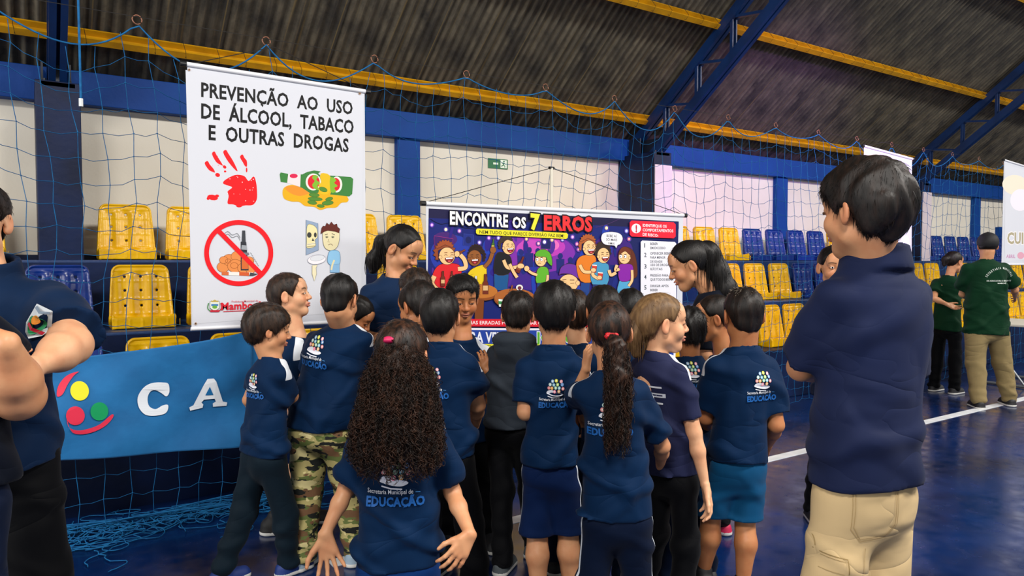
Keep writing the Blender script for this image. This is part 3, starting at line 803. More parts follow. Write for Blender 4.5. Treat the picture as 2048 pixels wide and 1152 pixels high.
def project(name, A, bvh, origin, fwd, right, mat_off=.003, k=1.0, parent=None, tilt=0):
    """lay flat art on cloth: origin point well behind the surface, fwd the shooting direction"""
    V, F, K = A.data(); fwd = Vector(fwd).normalized(); right = Vector(right).normalized(); up = right.cross(fwd)
    out = []; ok = []
    ct, st = math.cos(tilt), math.sin(tilt)
    for x, y, z in V:
        x, y = x*ct-y*st, x*st+y*ct
        o = Vector(origin)+right*(x*k)+up*(y*k)
        loc, nrm, i, dist = bvh.ray_cast(o, fwd, 1.2)
        ok.append(loc is not None and nrm.dot(fwd) < -.12)
        out.append(loc-fwd*(mat_off+z) if loc is not None else o)
    F2 = [f for f in F if all(ok[i] for i in f)]
    if not F2: return None
    return link(name, art_mesh(name, [tuple(v) for v in out], F2, K), parent)
LOGO = logo_art()
PEOPLE = []
def person(label, u, d, head, hs=.93, hyaw=0, hpit=0, hrol=0, phi=0, neck=None, sw=.13, th=.088, bw=1.0, belly=0, hem=900,
           hemu=None, armA=None, armB=None, sleeve='short', top='navy', stripe=False, pants=('long', 'trackpants'), ank=None,
           hair='black', style='boy', sk='light', logo=None, res=.0075, shoe=None, seed=None, h=None, nlean=0, tuft=2600, extra=None,
           mouth=0, lids=.5, woman=False, group=None, slv=.62, ktop=None, sleeve_r=1.0, fold=.011, cheek=1.0, collar=0, legs=True, sblend=.034, hd=0, sclr=1.0):
    seed = seed if seed is not None else len(PEOPLE)+3
    base = unp(u, 560, D=d); B0 = np.array((base[0], base[1], 0))
    root = empty('person', tuple(B0), VIEW, label=label, cat='person'); PEOPLE.append(root)
    if group: root['group'] = group
    def loc(pu, pv, dd=0.0):                      # photo point at depth d+dd in the person's own upright frame (x right, y away, z up)
        p = unp(pu, pv, D=d+dd)-B0; return rotz(p, -VIEW)
    H = loc(head[0], head[1], hd)
    s = hs; M = rotm(R(hyaw), R(hpit), R(hrol))
    Nk = loc(neck[0], neck[1], nlean) if neck else H+np.array((0, 0, -.15*s))
    Hm = loc(hemu if hemu is not None else u, hem)
    ks = ktop or (.78 if hs < .96 else 1.0)
    phr = R(phi); cph, sph = math.cos(phr), math.sin(phr)
    def tob(X, Y, Z, cx, cy): return ((X-cx)*cph+(Y-cy)*sph, -(X-cx)*sph+(Y-cy)*cph)
    def frb(x, y): return np.array((x*cph-y*sph, x*sph+y*cph, 0))
    def axis(z):                                   # torso centre at height z
        t = np.clip((z-Hm[2])/(Nk[2]-Hm[2]), 0, 1.2); t2 = t**1.3
        return Hm[0]+(Nk[0]-Hm[0])*t2, Hm[1]+(Nk[1]-Hm[1])*t2
    # --- shirt profile
    q = np.array([-.02, 0, .012, .030, .055, .09, .14, .20, .30, .42, .60, 2])*ks
    cr = .060*ks+.007
    qa = np.array([cr-.004, cr+.002, cr+.020*ks, .30*cr+.58*sw, .84*sw, .97*sw, sw*.99, .95*sw, .92*sw*(.5+.5*bw), sw*bw*.97, sw*bw, sw*bw])
    qb = np.array([cr-.004, cr, cr+.008, .74*th, .88*th, .97*th, th, th, th, th*(1+belly), th*(1+belly*.8), th*(1+belly*.8)])
    zz = np.linspace(-.05, 1.2, 500); ker = np.ones(13)/13
    ta = np.convolve(np.pad(np.interp(zz, q, qa), 6, 'edge'), ker, 'valid'); tb = np.convolve(np.pad(np.interp(zz, q, qb), 6, 'edge'), ker, 'valid')
    hq = Nk[2]-Hm[2]; fla = .006*ks*np.clip(1-(hq-zz)/.16, 0, 1)**1.5; ta = ta+fla; tb = tb+fla
    z0 = Nk[2]
    sj = .88*sw
    ax_, ay_ = axis(z0-.075*ks)
    J = {'A': np.array((ax_, ay_, z0-.088*ks))+frb(-sj, 0), 'B': np.array((ax_, ay_, z0-.088*ks))+frb(sj, 0)}
    arms = {}
    ua = .175*ks/.78*1.30*.78 if False else .235*ks; fa = .205*ks
    for k, a in (('A', armA), ('B', armB)):
        sg = -1 if k == 'A' else 1
        a = dict(a or {})
        E = loc(*a['e']) if 'e' in a else J[k]+frb(sg*.045*ks, -.01)+np.array((0, 0, -ua))
        Wr = loc(*a['w']) if 'w' in a else E+frb(sg*.0, .05*ks)+np.array((0, 0, -fa))
        # keep limb lengths human: clamp along the given directions
        v = E-J[k]; L = np.linalg.norm(v); E = J[k]+v*min(max(L, .75*ua), 1.30*ua)/L if not a.get('free') else E
        v = Wr-E; L = np.linalg.norm(v); Wr = E+v*min(max(L, .7*fa), 1.25*fa)/L
        hd_ = np.array(a['hd'], float) if 'hd' in a else Wr-E
        arms[k] = (E, Wr, hd_/np.linalg.norm(hd_), a)
    lo = np.array((min(Hm[0], Nk[0])-sw*bw*1.25-.07, min(Hm[1], Nk[1])-sw-.10, Hm[2]-.03)); hi = np.array((max(Hm[0], Nk[0])+sw*bw*1.25+.07, max(Hm[1], Nk[1])+sw+.10, z0+.04))
    tops = []
    sl_end = {}
    for k in 'AB':
        E, Wr, hd_, a = arms[k]
        pts = [J[k], E] + ([Wr] if sleeve == 'long' else [])
        for p in pts: lo = np.minimum(lo, p-.07); hi = np.maximum(hi, p+.07)
    f = Field(lo, hi, res)
    X, Y, Z = f.grid()
    cx, cy = axis(f.ax[2]); cx = cx[None, None, :]; cy = cy[None, None, :]
    xb, yb = tob(X, Y, Z, cx, cy)
    aa = np.interp(z0-f.ax[2], zz, ta)[None, None, :]; bb = np.interp(z0-f.ax[2], zz, tb)[None, None, :]
    k0 = (np.abs(xb/aa)**2.3+np.abs(yb/bb)**2.3)**(1/2.3)
    f.F = ((k0-1)*np.minimum(aa, bb)*.92).astype(np.float32)
    sr = .050*ks*sleeve_r
    if sleeve == 'short':
        for k in 'AB':
            E = arms[k][0]; v = E-J[k]; L = np.linalg.norm(v); e2 = J[k]+v/L*min(L*.92, L*slv+.05); vn = v/L
            g = Field(np.minimum(J[k], e2)-.09*ks, np.maximum(J[k], e2)+.09*ks, res)
            g.cone(J[k], J[k]+(e2-J[k])*.45, sr*.86, sr*1.06, .02); g.cone(J[k]+(e2-J[k])*.45, e2, sr*1.06, sr*1.15, .02)
            x2, y2, z2 = g.grid(); pl = (x2-J[k][0])*vn[0]+(y2-J[k][1])*vn[1]+(z2-J[k][2])*vn[2]-L*slv
            g.F = np.maximum(g.F, pl)
            # sample onto the shirt grid (same spacing, nearest offset)
            lo_i = np.round((g.lo-f.lo)/res).astype(int); off = g.lo-(f.lo+lo_i*res)
            sh = g.F.shape; s0 = np.maximum(lo_i, 0); s1 = np.minimum(lo_i+np.array(sh), np.array(f.F.shape))
            a_ = f.F[s0[0]:s1[0], s0[1]:s1[1], s0[2]:s1[2]]; b_ = g.F[s0[0]-lo_i[0]:s1[0]-lo_i[0], s0[1]-lo_i[1]:s1[1]-lo_i[1], s0[2]-lo_i[2]:s1[2]-lo_i[2]]
            f.F[s0[0]:s1[0], s0[1]:s1[1], s0[2]:s1[2]] = smin(a_, b_, sblend*ks)
    else:
        for k in 'AB':
            E, Wr = arms[k][0], arms[k][1]
            f.cone(J[k], E, sr*.92, sr*.95, .04*ks); f.cone(E, E+(Wr-E)*.92, sr*.95, sr*.72, .015)
            f.cone(E+(Wr-E)*.90, E+(Wr-E)*.97, sr*.62, sr*.60, .006)
    dz = np.clip((z0-.03*ks-Z)/.12, 0, 1)
    f.F = f.F-dz*np.clip(fold*folds(X-cx, Y-cy, Z, seed), -.005, .016)
    wav = .006*np.sin(14*X+seed)+.004*np.sin(23*Y+seed*2)
    hemf = Hm[2]+wav-Z
    f.F = np.maximum(f.F, hemf)
    f.F = np.maximum(f.F, Z-(z0+.004-.25*np.clip(yb, -.1, .06)))
    # inside of the hem is hollowed so that cloth hangs over the hips
    if sleeve == 'hood':
        pass
    if collar == 1: f.F = np.maximum(f.F, Z-(z0+.008))
    if collar == 2:                                # hood lying on the shoulders
        n2 = axis(z0)
        c2 = np.array((n2[0], n2[1], z0-.002))-frb(0, .045)
        f.ell(c2+np.array((0, 0, .012)), (.108, .070, .042), .03); f.ell(c2-frb(0, .02)+np.array((0, 0, -.03)), (.085, .05, .06), .03)
        for q_ in (-1, 1): f.cone(c2+frb(q_*.062, .0)+np.array((0, 0, .015)), c2+frb(q_*.060, .10)+np.array((0, 0, -.02)), .032, .022, .02)
    else:                                          # rib or folded collar round the neck
        n2 = axis(z0); rr = cr-.002+(.005 if collar else 0); tr = .0055 if collar == 0 else .020
        def ringf(X, Y, Z):
            xx, yy = tob(X, Y, Z, n2[0], n2[1]); rad = np.sqrt(xx**2+(yy/1.0)**2)
            zc = z0+(-.002 if collar == 0 else .016)-.25*np.clip(yy, -1, .06)
            if collar: return smax(np.abs(rad-rr-.20*np.clip(zc+.018-Z, 0, 1)-.004)-.009, np.abs(Z-zc+.013)-.036, .006)
            return np.sqrt((rad-rr)**2+(Z-zc)**2)-tr
        f.put(ringf, (n2[0]-.1, n2[1]-.1, z0-.05), (n2[0]+.1, n2[1]+.1, z0+.06), .004)
    # hollow out the neck opening
    f.cone((n2[0], n2[1], z0+.02), (n2[0], n2[1], z0+.12), cr-.008, cr+.004, .004, sub=True)
    V, F = f.mesh()
    me = mesh('shirt', V, F, extra_top(top), True)
    ax2, ay2 = axis(V[:, 2]); xv, yv = tob(V[:, 0], V[:, 1], V[:, 2], ax2, ay2); qv = z0-V[:, 2]
    m = np.full(len(V), -1.0)
    if stripe:
        m = np.minimum.reduce([yv-.008+.03*np.abs(xv), np.abs(xv)-.066*ks, .10*ks-qv+.1*np.abs(xv), .050-yv])
    at = me.attributes.new('m', 'FLOAT', 'POINT'); at.data.foreach_set('value', m.astype(np.float32))
    shirt = link('shirt' if collar == 0 else ('polo_shirt' if collar == 1 else 'hooded_sweatshirt'), me, root)
    bvh = BVHTree.FromPolygons([tuple(v) for v in V], [tuple(x) for x in F.tolist()])
    if logo:
        n2 = axis(z0-.17*ks); c = np.array((n2[0], n2[1], z0-logo.get('q', .175)*ks))+frb(logo.get('x', 0), 0)
        fwd = frb(0, 1) if not logo.get('front') else frb(0, -1)
        rt = frb(1, 0) if not logo.get('front') else frb(-1, 0)
        fw = Vector(fwd); 
        if logo.get('aim') is not None:            # turn the throw towards where the cloth faces
            ag = R(logo['aim']); fw = Vector(rotz(fwd, ag)); rt = rotz(rt, ag)
        project('back_print' if not logo.get('front') else 'chest_print', logo.get('art', LOGO), bvh, Vector(c)-fw*.5, fw, rt, k=logo.get('k', .95), parent=root, tilt=R(logo.get('tilt', 0)))
    # --- trousers
    hipz = Hm[2]+.05*ks; kind, pm = pants[0], pants[1]; wd = sw*bw*.97; hx = .47*wd
    hc = np.array((Hm[0], Hm[1], 0)); crotch = Hm[2]-.02 if len(pants) < 4 else pants[3]
    hipz = crotch+.06 if len(pants) > 3 and pants[0] == 'long' and pants[3] > .7 else Hm[2]-.035*ks
    an = []
    for i, sg in enumerate((-1, 1)):
        if ank: p = np.array((ank[i][0], ank[i][1], .085*ks))
        else: p = hc*0+frb(sg*.095*ks/.8, .0)+np.array((0, 0, .085*ks))
        an.append(p)
    kn = []; hj = []
    for i, sg in enumerate((-1, 1)):
        hp = hc+frb(sg*hx, 0)+np.array((0, 0, hipz)); hj.append(hp)
        kp = (hp+an[i])/2+frb(sg*.005, .025)+np.array((0, 0, .0)); kn.append(kp)
    if legs:
        fl = 1.0 if len(pants) < 3 or pants[2] is None else pants[2]
        low = .04 if kind == 'long' else pants[4] if len(pants) > 4 else kn[0][2]-.04
        P = np.array(hj+kn+an); lo = P.min(0)-.13; hi = P.max(0)+.13; lo[2] = low-.02; hi[2] = Hm[2]+.10
        g = Field(lo, hi, res*1.1)
        Mr = [[cph, -sph, 0], [sph, cph, 0], [0, 0, 1]]; g.ell(hc+np.array((0, 0, Hm[2]-.005)), (wd*.86, th*(1+belly)*.84, .09), .03, Mr); g.ell(hc+np.array((0, 0, hipz-.01)), (wd*.92, th*(1+belly)*.92, .11*ks), .03, Mr)
        for i in (0, 1):
            rt, rk, ra = .54*wd, max(.064*ks*fl, .46*wd), (.060 if kind == 'long' else .06)*ks*fl
            g.cone(hj[i], kn[i], rt, rk, .028)
            if kind == 'long': g.cone(kn[i], an[i], rk, ra, .015)
            else:
                v = (kn[i]-hj[i])/np.linalg.norm(kn[i]-hj[i]); g.cone(kn[i], kn[i]+v*.16, rk*1.08, rk*1.15, .015)
        X, Y, Z = g.grid()
        g.F = g.F-np.clip(fold*.7*folds(X, Y, Z, seed+31, .9), -.004, .012)*np.clip((Hm[2]-Z)/.1, 0, 1)
        g.F = np.maximum(g.F, Z-(Hm[2]+.030))
        if kind == 'long': g.F = g.F-.004*np.sin(70*Z+6*X+seed)*np.clip((.28-Z)/.1, 0, 1)
        g.F = np.maximum(g.F, low-Z)
        V2, F2 = g.mesh(); me = mesh('trousers', V2, F2, pm if not isinstance(pm, str) else cloth_mat(*PANTS[pm]), True)
        m = np.full(len(V2), -1.0)
        if len(pants) > 5 and pants[5]:
            for i, sg in ((0, -1), (1, 1)):
                t = np.clip((hj[i][2]-V2[:, 2])/(hj[i][2]-an[i][2]), -1, 1); c_ = hj[i][None]+(an[i]-hj[i])[None]*t[:, None]+frb(0, .02)[None]*np.sin(np.clip(t, 0, 1)*3.14)[:, None]
                x_, y_ = tob(V2[:, 0], V2[:, 1], 0, c_[:, 0], c_[:, 1]); m = np.maximum(m, np.minimum(.007-np.abs(y_+.012), sg*x_-.02))
        at = me.attributes.new('m', 'FLOAT', 'POINT'); at.data.foreach_set('value', m.astype(np.float32))
        link('trousers' if kind == 'long' else 'shorts', me, root)
        tbvh = BVHTree.FromPolygons([tuple(v) for v in V2], [tuple(x) for x in F2.tolist()])
    # --- the body: head and neck, arms with hands, trunk and legs in one mesh
    parts = []; cols = []
    hv, hf, hc_ = head_mesh(s, M, H, Nk+np.array((0, 0, -.02)), .0038 if d < 4.5 else .006, mouth=mouth, lids=lids, woman=woman, nr=(.056 if hs >= 1 else .049) if not woman else .045, cheek=cheek)
    parts.append((hv, hf)); cols.append(hc_)
    for k in 'AB':
        E, Wr, hd_, a = arms[k]; sg = -1 if k == 'A' else 1
        n = np.array(a.get('n', tuple(frb(-sg, .2))), float); side = a.get('side')
        tip = Wr+hd_*.2*ks
        st = J[k]+(E-J[k])*(.05 if sleeve == 'short' else .3)
        lo = np.minimum.reduce([st, E, Wr, tip])-.07*ks; hi = np.maximum.reduce([st, E, Wr, tip])+.07*ks
        if sleeve == 'long': lo = np.minimum.reduce([E+(Wr-E)*.6, Wr, tip])-.06; hi = np.maximum.reduce([E+(Wr-E)*.6, Wr, tip])+.06
        g = Field(lo, hi, .0042 if d < 4.5 else .006); ra = a.get('r', 1.0)*ks
        if sleeve == 'short': g.cone(st, E, .040*ra, .034*ra, .01)
        mid = E+(Wr-E)*.35
        g.cone(E, mid, .034*ra, .032*ra, .012); g.cone(mid, Wr, .032*ra, .021*ks, .015)
        if side is None:                          # thumb to the front when the palm faces the thigh
            t = np.cross(hd_, n); side = 1 if np.dot(t, frb(0, 1)) > 0 else -1
        put_hand(g, tuple(Wr), tuple(hd_), tuple(n), side, ks*.98*a.get('hs', 1), a.get('curl', .35), a.get('splay', .10), a.get('th', 1.0), a.get('curls'))
        v, ff = g.mesh(); parts.append((v, ff)); c_ = np.zeros((len(v), 4)); c_[:, 3] = 1; cols.append(c_)
    # trunk and legs
    g = Field(np.minimum.reduce([an[0], an[1], Hm, Nk])-.16, np.maximum.reduce([an[0], an[1], Hm, Nk])+.16, .012)
    n2 = axis(z0-.1*ks); g.ell((n2[0], n2[1], z0-.13*ks), (sw*.78, th*.75, .13*ks), .03); g.cone((Nk[0], Nk[1], Nk[2]-.04), (n2[0], n2[1], z0-.12*ks), .045*ks, .06*ks, .03)
    g.cone((n2[0], n2[1], z0-.15*ks), (Hm[0], Hm[1], hipz+.02), th*.72, th*.78, .04)
    for k in 'AB': g.cone((n2[0], n2[1], z0-.12*ks), J[k], .05*ks, .030*ks, .03)
    for i in (0, 1):
        lr = min(.062*ks, .40*wd)*(.8 if kind == 'long' else .95); g.cone((Hm[0], Hm[1], hipz+.05), hj[i], lr, lr, .02); g.cone(hj[i], kn[i], lr, min(.045*ks, .78*lr), .02)
        cf = kn[i]+(an[i]-kn[i])*.3-frb(0, .015)
        kr = .55 if kind == 'long' else 1.0; g.cone(kn[i], cf, .044*ks*kr, .046*ks*kr, .015); g.cone(cf, an[i], .046*ks*kr, .027*ks*kr, .02)
        g.cone(an[i], an[i]+frb(0, .0)+np.array((0, 0, -.05*ks)), .027*ks, .03*ks, .01); g.cone(an[i]+np.array((0, 0, -.05*ks)), an[i]+frb(0, .13*ks)+np.array((0, 0, -.06*ks)), .030*ks, .022*ks, .02)
    v, ff = g.mesh(); parts.append((v, ff)); c_ = np.zeros((len(v), 4)); c_[:, 3] = 1; cols.append(c_)
    V3, F3 = join(parts); me = mesh('body', V3, F3, skin(sk), True)
    a = me.color_attributes.new('Col', 'FLOAT_COLOR', 'POINT'); a.data.foreach_set('color', np.concatenate(cols).astype(np.float32).ravel())
    link('body', me, root)
    # --- eyes
    if lids < .95:
        Mm = np.array(M)
        for q_ in (-1, 1):
            ctr = np.array((q_*.031, .0765, .0005)); 
            Pn = []; Fn = []; nn = 12; rx, rz = .0105, .0048*(1-lids)+.0015
            for j in range(nn):
                t = 2*math.pi*j/nn; x_, z_ = rx*math.cos(t), rz*math.sin(t)-.0035*lids
                Pn.append(ctr+np.array((x_, math.sqrt(max(.0155**2-x_*x_*1.1-z_*z_, 1e-6))-.0018+.0016*(1-abs(x_)/rx), z_)))
            Pn.append(ctr+np.array((0, .0152, -.0035*lids)))
            Fn = [(j, (j+1) % nn, nn) for j in range(nn)]
            e = link('eye', mesh('eye', np.array(Pn)@Mm.T*s+H, Fn, M_eye, True), root)
            Pi = [ctr+np.array((.0048*math.cos(t), .0158, max(min(.0048*math.sin(t), rz), -rz)-.0035*lids)) for t in np.linspace(0, 6.283, 11)[:-1]]
            link('iris', mesh('iris', np.array(Pi)@Mm.T*s+H, [tuple(range(10))], M_iris), e)
    # --- hair
    A = np.array(M)
    stl = style if isinstance(style, str) else 'x'
    if stl != 'none':
        cap = CAPS.get(stl, CAPS['back']) if isinstance(style, str) else style
        hv, hf, _ = hair_cap(s, M, H, cap, .0045 if d < 4.5 else .007)
        pieces = [(hv, hf)]
        if tuft:
            spike = {'tall': .22, 'afro': .5, 'crop': .1, 'man': .0}.get(stl, .05)
            L = {'crop': .010, 'boy': .015, 'bowl': .020, 'tall': .017, 'man': .022, 'afro': .016, 'back': .03}.get(stl, .022)
            pieces.append(tufts(hv, hf, tuft, L, .0011, seed, up=.06 if stl == 'man' else .14 if stl != 'back' else .02, spike=spike, jit=.16 if stl == 'man' else .26))
        Vh, Fh = join(pieces); Vh = Vh@A.T*s+H
        if extra:
            ev = extra(H, s, A, frb, axis)
            Vh, Fh = join([(Vh, Fh)]+ev)
        link('hair', mesh('hair', Vh, Fh, hair_m(hair), True), root)
    # --- shoes
    if legs:
        for i in (0, 1):
            c = an[i]; g = Field((c[0]-.16*ks-.02, c[1]-.20*ks-.02, 0), (c[0]+.16*ks+.02, c[1]+.20*ks+.02, .13*ks), .006)
            p0 = c*np.array((1, 1, 0))-frb(0, .035*ks); p1 = p0+frb(0, .165*ks)
            g.cone(p0+np.array((0, 0, .045*ks)), p1+np.array((0, 0, .030*ks)), .044*ks, .038*ks, .01)
            g.cone(c*np.array((1, 1, 0))+np.array((0, 0, .05*ks)), c*np.array((1, 1, 0))+np.array((0, 0, .095*ks)), .043*ks, .042*ks, .02)
            g.cone(p0+np.array((0, 0, .012)), p1+np.array((0, 0, .012)), .050*ks, .045*ks, .006)
            X, Y, Z = g.grid(); g.F = np.maximum(g.F, .001-Z)
            v, ff = g.mesh(); me = mesh('shoe', v, ff, [mat(*(shoe or ('dark_shoe', '#14161c', .6))), M_rub], True)
            zc = v[ff].mean(1)[:, 2]; me.polygons.foreach_set('material_index', (zc < .020).astype(np.int32)); me.update()
            link('shoe', me, root)
    return dict(root=root, H=H, Nk=Nk, Hm=Hm, J=J, arms=arms, bvh=bvh, loc=loc, frb=frb, M=M, s=s, B0=B0, axis=axis, an=an, tb=tbvh if legs else None)
TOPS = {'navy': ('navy_school_tee', '#022244'), 'navy2': ('navy_dull_tee', '#041b36'), 'slate': ('slate_blue_tee', '#232848'), 'polo': ('navy_polo', '#17203f'), 'teacher': ('teacher_navy_tee', '#0c2444'),
        'black': ('black_navy_top', '#040a18'), 'green': ('dark_green_tee', '#052f1a'), 'hoodie': ('charcoal_sweatshirt', '#2b323b'), 'w1': ('dark_navy_polo', '#07203f')}
PANTS = {'trackpants': ('dark_track_pants', '#04122b'), 'blackpants': ('black_trousers', '#05060a'), 'grey': ('charcoal_track_pants', '#0b1b26'), 'teal': ('petrol_blue_shorts', '#0a4a74'),
         'navyshorts': ('navy_shorts', '#051c45'), 'khaki': ('khaki_cotton', '#c4ab80'), 'olive': ('olive_khaki_cotton', '#8c7b55'), 'lightgrey': ('light_grey_knit', '#8d94a5'), 'royal': ('royal_navy_pants', '#06306a')}
def extra_top(k): return cloth_mat(*TOPS[k])
# ---- hair lengths beyond the cap
def long_curly(H, s, A, frb, axis):
    """big curly mass tied at the crown and falling over the back"""
    r = np.random.default_rng(5); out = []
    f = Field((H[0]-.17, H[1]-.20, H[2]-.48), (H[0]+.17, H[1]+.14, H[2]+.10), .008)
    c = H+np.array((.002, -.10, 0))
    f.ell(c+np.array((0, .02, -.07)), (.080, .070, .12), .03); f.ell(c+np.array((-.004, -.01, -.17)), (.096, .070, .12), .04); f.ell(c+np.array((-.008, -.01, -.205)), (.086, .060, .085), .03)
    X, Y, Z = f.grid(); f.F = f.F-.005*np.sin(85*X+3*np.sin(40*Z))*np.sin(70*Z+2*np.sin(50*X))-.004*np.sin(130*X)*np.sin(110*Z+60*Y)
    V, F = f.mesh(); out.append((V, F))
    N = normals(V, F); ok = np.where((N[:, 1] < .5) & (V[:, 2] > H[2]-.26))[0]
    i = r.choice(ok, 2300); P = V[i]; n = N[i]
    def path(p, t): 
        L = .075; q = p+n*.008+np.array((0, 0, -1.0))*L*t+n*.014*math.sin(t*3.1); q[:, 0] += (p[:, 0]-H[0])*.22*t; return q
    out.append(curls(P, path, len(P), .0065, .034, .0009, 34, 3))
    # fly-away fringe of the outline
    i = r.choice(ok, 260); P = V[i]; n = N[i]
    def path2(p, t): return p+n*(.004+.03*t)+np.array((0, 0, -1.0))*.07*t
    out.append(curls(P, path2, len(P), .006, .024, .0008, 22, 4))
    return out
def curly_pony(H, s, A, frb, axis):
    r = np.random.default_rng(6); out = []
    a = H+A@np.array((0.0, -.095, .005))*s
    pts = [a, a+np.array((.012, -.035, -.03)), a+np.array((.022, -.040, -.13)), a+np.array((.018, -.030, -.26)), a+np.array((.014, -.028, -.37))]
    f = Field(np.min(pts, 0)-.07, np.max(pts, 0)+.07, .006)
    for p, q, ra, rb in zip(pts[:-1], pts[1:], (.018, .030, .040, .038), (.030, .040, .038, .018)): f.cone(p, q, ra, rb, .012)
    X, Y, Z = f.grid(); f.F = f.F-.004*np.sin(100*X+3*np.sin(50*Z))*np.sin(80*Z)
    V, F = f.mesh(); out.append((V, F)); N = normals(V, F); ok = np.where(V[:, 2] > a[2]-.33)[0]; i = r.choice(ok, 900); P = V[i]; n = N[i]
    def path(p, t): return p+n*.004+np.array((0, 0, -1.0))*.10*t
    out.append(curls(P, path, len(P), .0055, .055, .0009, 26, 8))
    return out
def sleek(points, radii, n=500, L=.16, seed=1, wav=.004, dirs=(0, 0, -1)):
    """smooth long hair through points given in the head frame"""
    def fn(H, s, A, frb, axis):
        r = np.random.default_rng(seed); P = [H+A@np.array(p)*s if len(p) == 3 else H+np.array(p[1]) for p in points]
        f = Field(np.min(P, 0)-.08, np.max(P, 0)+.08, .006)
        for i in range(len(P)-1): f.cone(P[i], P[i+1], radii[i], radii[i+1], .02)
        X, Y, Z = f.grid(); f.F = f.F-wav*np.sin(90*X+70*Y+1.5*np.sin(12*Z))
        V, F = f.mesh(); N = normals(V, F); i = r.integers(0, len(V), n); p0 = V[i]; nn = N[i]; K = 7
        out = np.empty((n, K, 3)); dv = np.array(dirs, float); dv = dv/np.linalg.norm(dv)
        for k in range(K):
            t = k/(K-1); out[:, k] = p0+nn*(.001+.004*math.sin(t*3.1))+dv*L*t*r.uniform(.9, 1.0)
        # keep locks from straying outside: only those starting above the lower end
        ok = p0[:, 2] > V[:, 2].min()+L*.8
        return [(V, F), tubes(out[ok], .0011, 3, taper=[1, 1, 1, 1, 1, .8, .2])]
    return fn
def band(info, p, r, col, name='hair_band'):
    c = info['H']+np.array(info['M'])@np.array(p)*info['s']; b = MB(); b.tube([tuple(c+np.array((-r*.8, -.006, 0))), tuple(c+np.array((0, -.009, 0))), tuple(c+np.array((r*.8, -.006, 0)))], .008, 8); th = np.linspace(0, 2*math.pi, 17)
    b.tube([tuple(c+np.array((r*math.cos(t), -.004, r*.45*math.sin(t)))) for t in th], .0065, 6)
    b.build(name, mat(*col), info['root'], True)
def P(*a, **k): return person(*a, **k)
MARK = Art(lambda u, v: (u, -v), step=.00006)
L_m = lambda a_, b_, y: [(x_, y) for x_ in np.linspace(a_, b_, 16)]
MARK.stroke(L_m(-.06, .05, -.05), .007, '#cfd4dc'); MARK.stroke(L_m(-.065, .06, -.018), .016, '#c3c9d4'); MARK.stroke(L_m(-.055, .05, -.018), .006, '#232848'); MARK.stroke(L_m(-.05, .05, .014), .007, '#cfd4dc')
MARK2 = Art(lambda u, v: (u, -v), step=.00006)
for k_ in range(5): MARK2.stroke([(.0+.011*k_, -.03), (.002+.011*k_, -.018)], .007, '#d8dade'); MARK2.stroke([(.0+.011*k_, -.012), (.001+.011*k_, .012)], .007, '#e4e4e6' if k_ < 3 else '#c9743a')
MARK2.poly([(.01, .02), (.05, .018), (.04, .075), (.022, .07)], '#e2e2e6')
LG = dict(x=0, q=.20, k=.95)
AN = lambda d=.1, y=0.0: [(-d, y), (d, -y)]
# ================= the children, left to right
P('boy at the left end of the group in dark grey track pants, brown bowl haircut', 532, 3.33, (537, 659), .94, -62, 8, 0, -42, (543, 716), sw=.115, th=.085, bw=1.18, hem=905, hemu=527,
  armA=dict(e=(497, 800, .1), w=(520, 850, .25)), armB=dict(e=(590, 800, .1), w=(580, 850, .3)), pants=('long', 'grey', 1.08), ank=[(-.20, -.05), (.07, .05)], hair='brown', style='bowl', stripe=True,
  logo=dict(x=-.01, q=.19, k=.80, aim=14), sleeve_r=1.05, shoe=('blue_shoe', '#0b2c70', .6))
P('boy in profile with brown hair looking up, standing behind the boy in grey track pants', 590, 3.90, (580, 590), 1.0, -88, -8, 0, -80, (592, 672), sw=.105, th=.09, hem=880, pants=('shorts', 'navyshorts', 1, .62, .40), sk='fair',
  ank=[(-.12, .0), (-.02, .15)], hair='brown', style='boy', stripe=True, lids=.45, mouth=.2, shoe=('black_sandal', '#0e0e10', .7), cheek=1.05)
P('big boy in camouflage trousers with short black hair, back to the camera', 655, 3.48, (680, 599), 1.03, -14, 16, 0, -20, (686, 648), sw=.165, th=.125, bw=1.08, belly=.12, hem=852, hemu=645,
  armA=dict(e=(607, 770, .25), w=(640, 800, .45)), armB=dict(e=(722, 770, .15), w=(720, 800, .4)), pants=('long', camo_mat(), 1.28), hair='black', style='crop', stripe=True, ktop=.86,
  logo=dict(x=-.06, q=.185, k=1.05, tilt=-6, aim=8), nlean=.05, slv=.8, shoe=('grey_shoe', '#8ea3b5', .7), ank=[(-.13, -.03), (.12, .03)])
g4 = P('girl nearest the camera with long curly brown hair tied in a pink band', 797, 2.2, (806, 712), .93, -12, 5, 0, 0, (797, 800), sw=.112, th=.085, bw=1.16, hem=1122, hemu=797, stripe=True, ktop=.80,
  armA=dict(e=(694, 975, .02), w=(650, 1068, -.05), hd=(.22, -.1, -1), n=(.1, -1, .0), side=1, splay=.26, curl=.12, th=1.3, r=.95, hs=1.05, free=True),
  armB=dict(e=(905, 985, .02), w=(940, 1068, -.10), hd=(-.52, -.3, -.8), n=(-.5, .7, -.3), side=-1, splay=.15, curl=.35, r=.95, hs=1.05, free=True),
  pants=('long', 'royal', 1.05), hair='curly', style='back', logo=dict(x=.0, q=.335, k=1.06), extra=long_curly, slv=.86, sleeve_r=1.12, res=.0065)
band(g4, (-.005, -.118, .055), .010, ('pink_elastic', '#c01d55', .5))
P('boy at the left rear in front of the teacher, shiny dark hair, head turned left', 812, 3.38, (835, 612), .97, 48, 16, 0, -25, (822, 672), sw=.12, th=.09, hem=890, hemu=800, hair='dark', style='boy', sk='tan', stripe=True,
  logo=dict(x=-.05, q=.14, k=.8, aim=12), pants=('long', 'trackpants'))
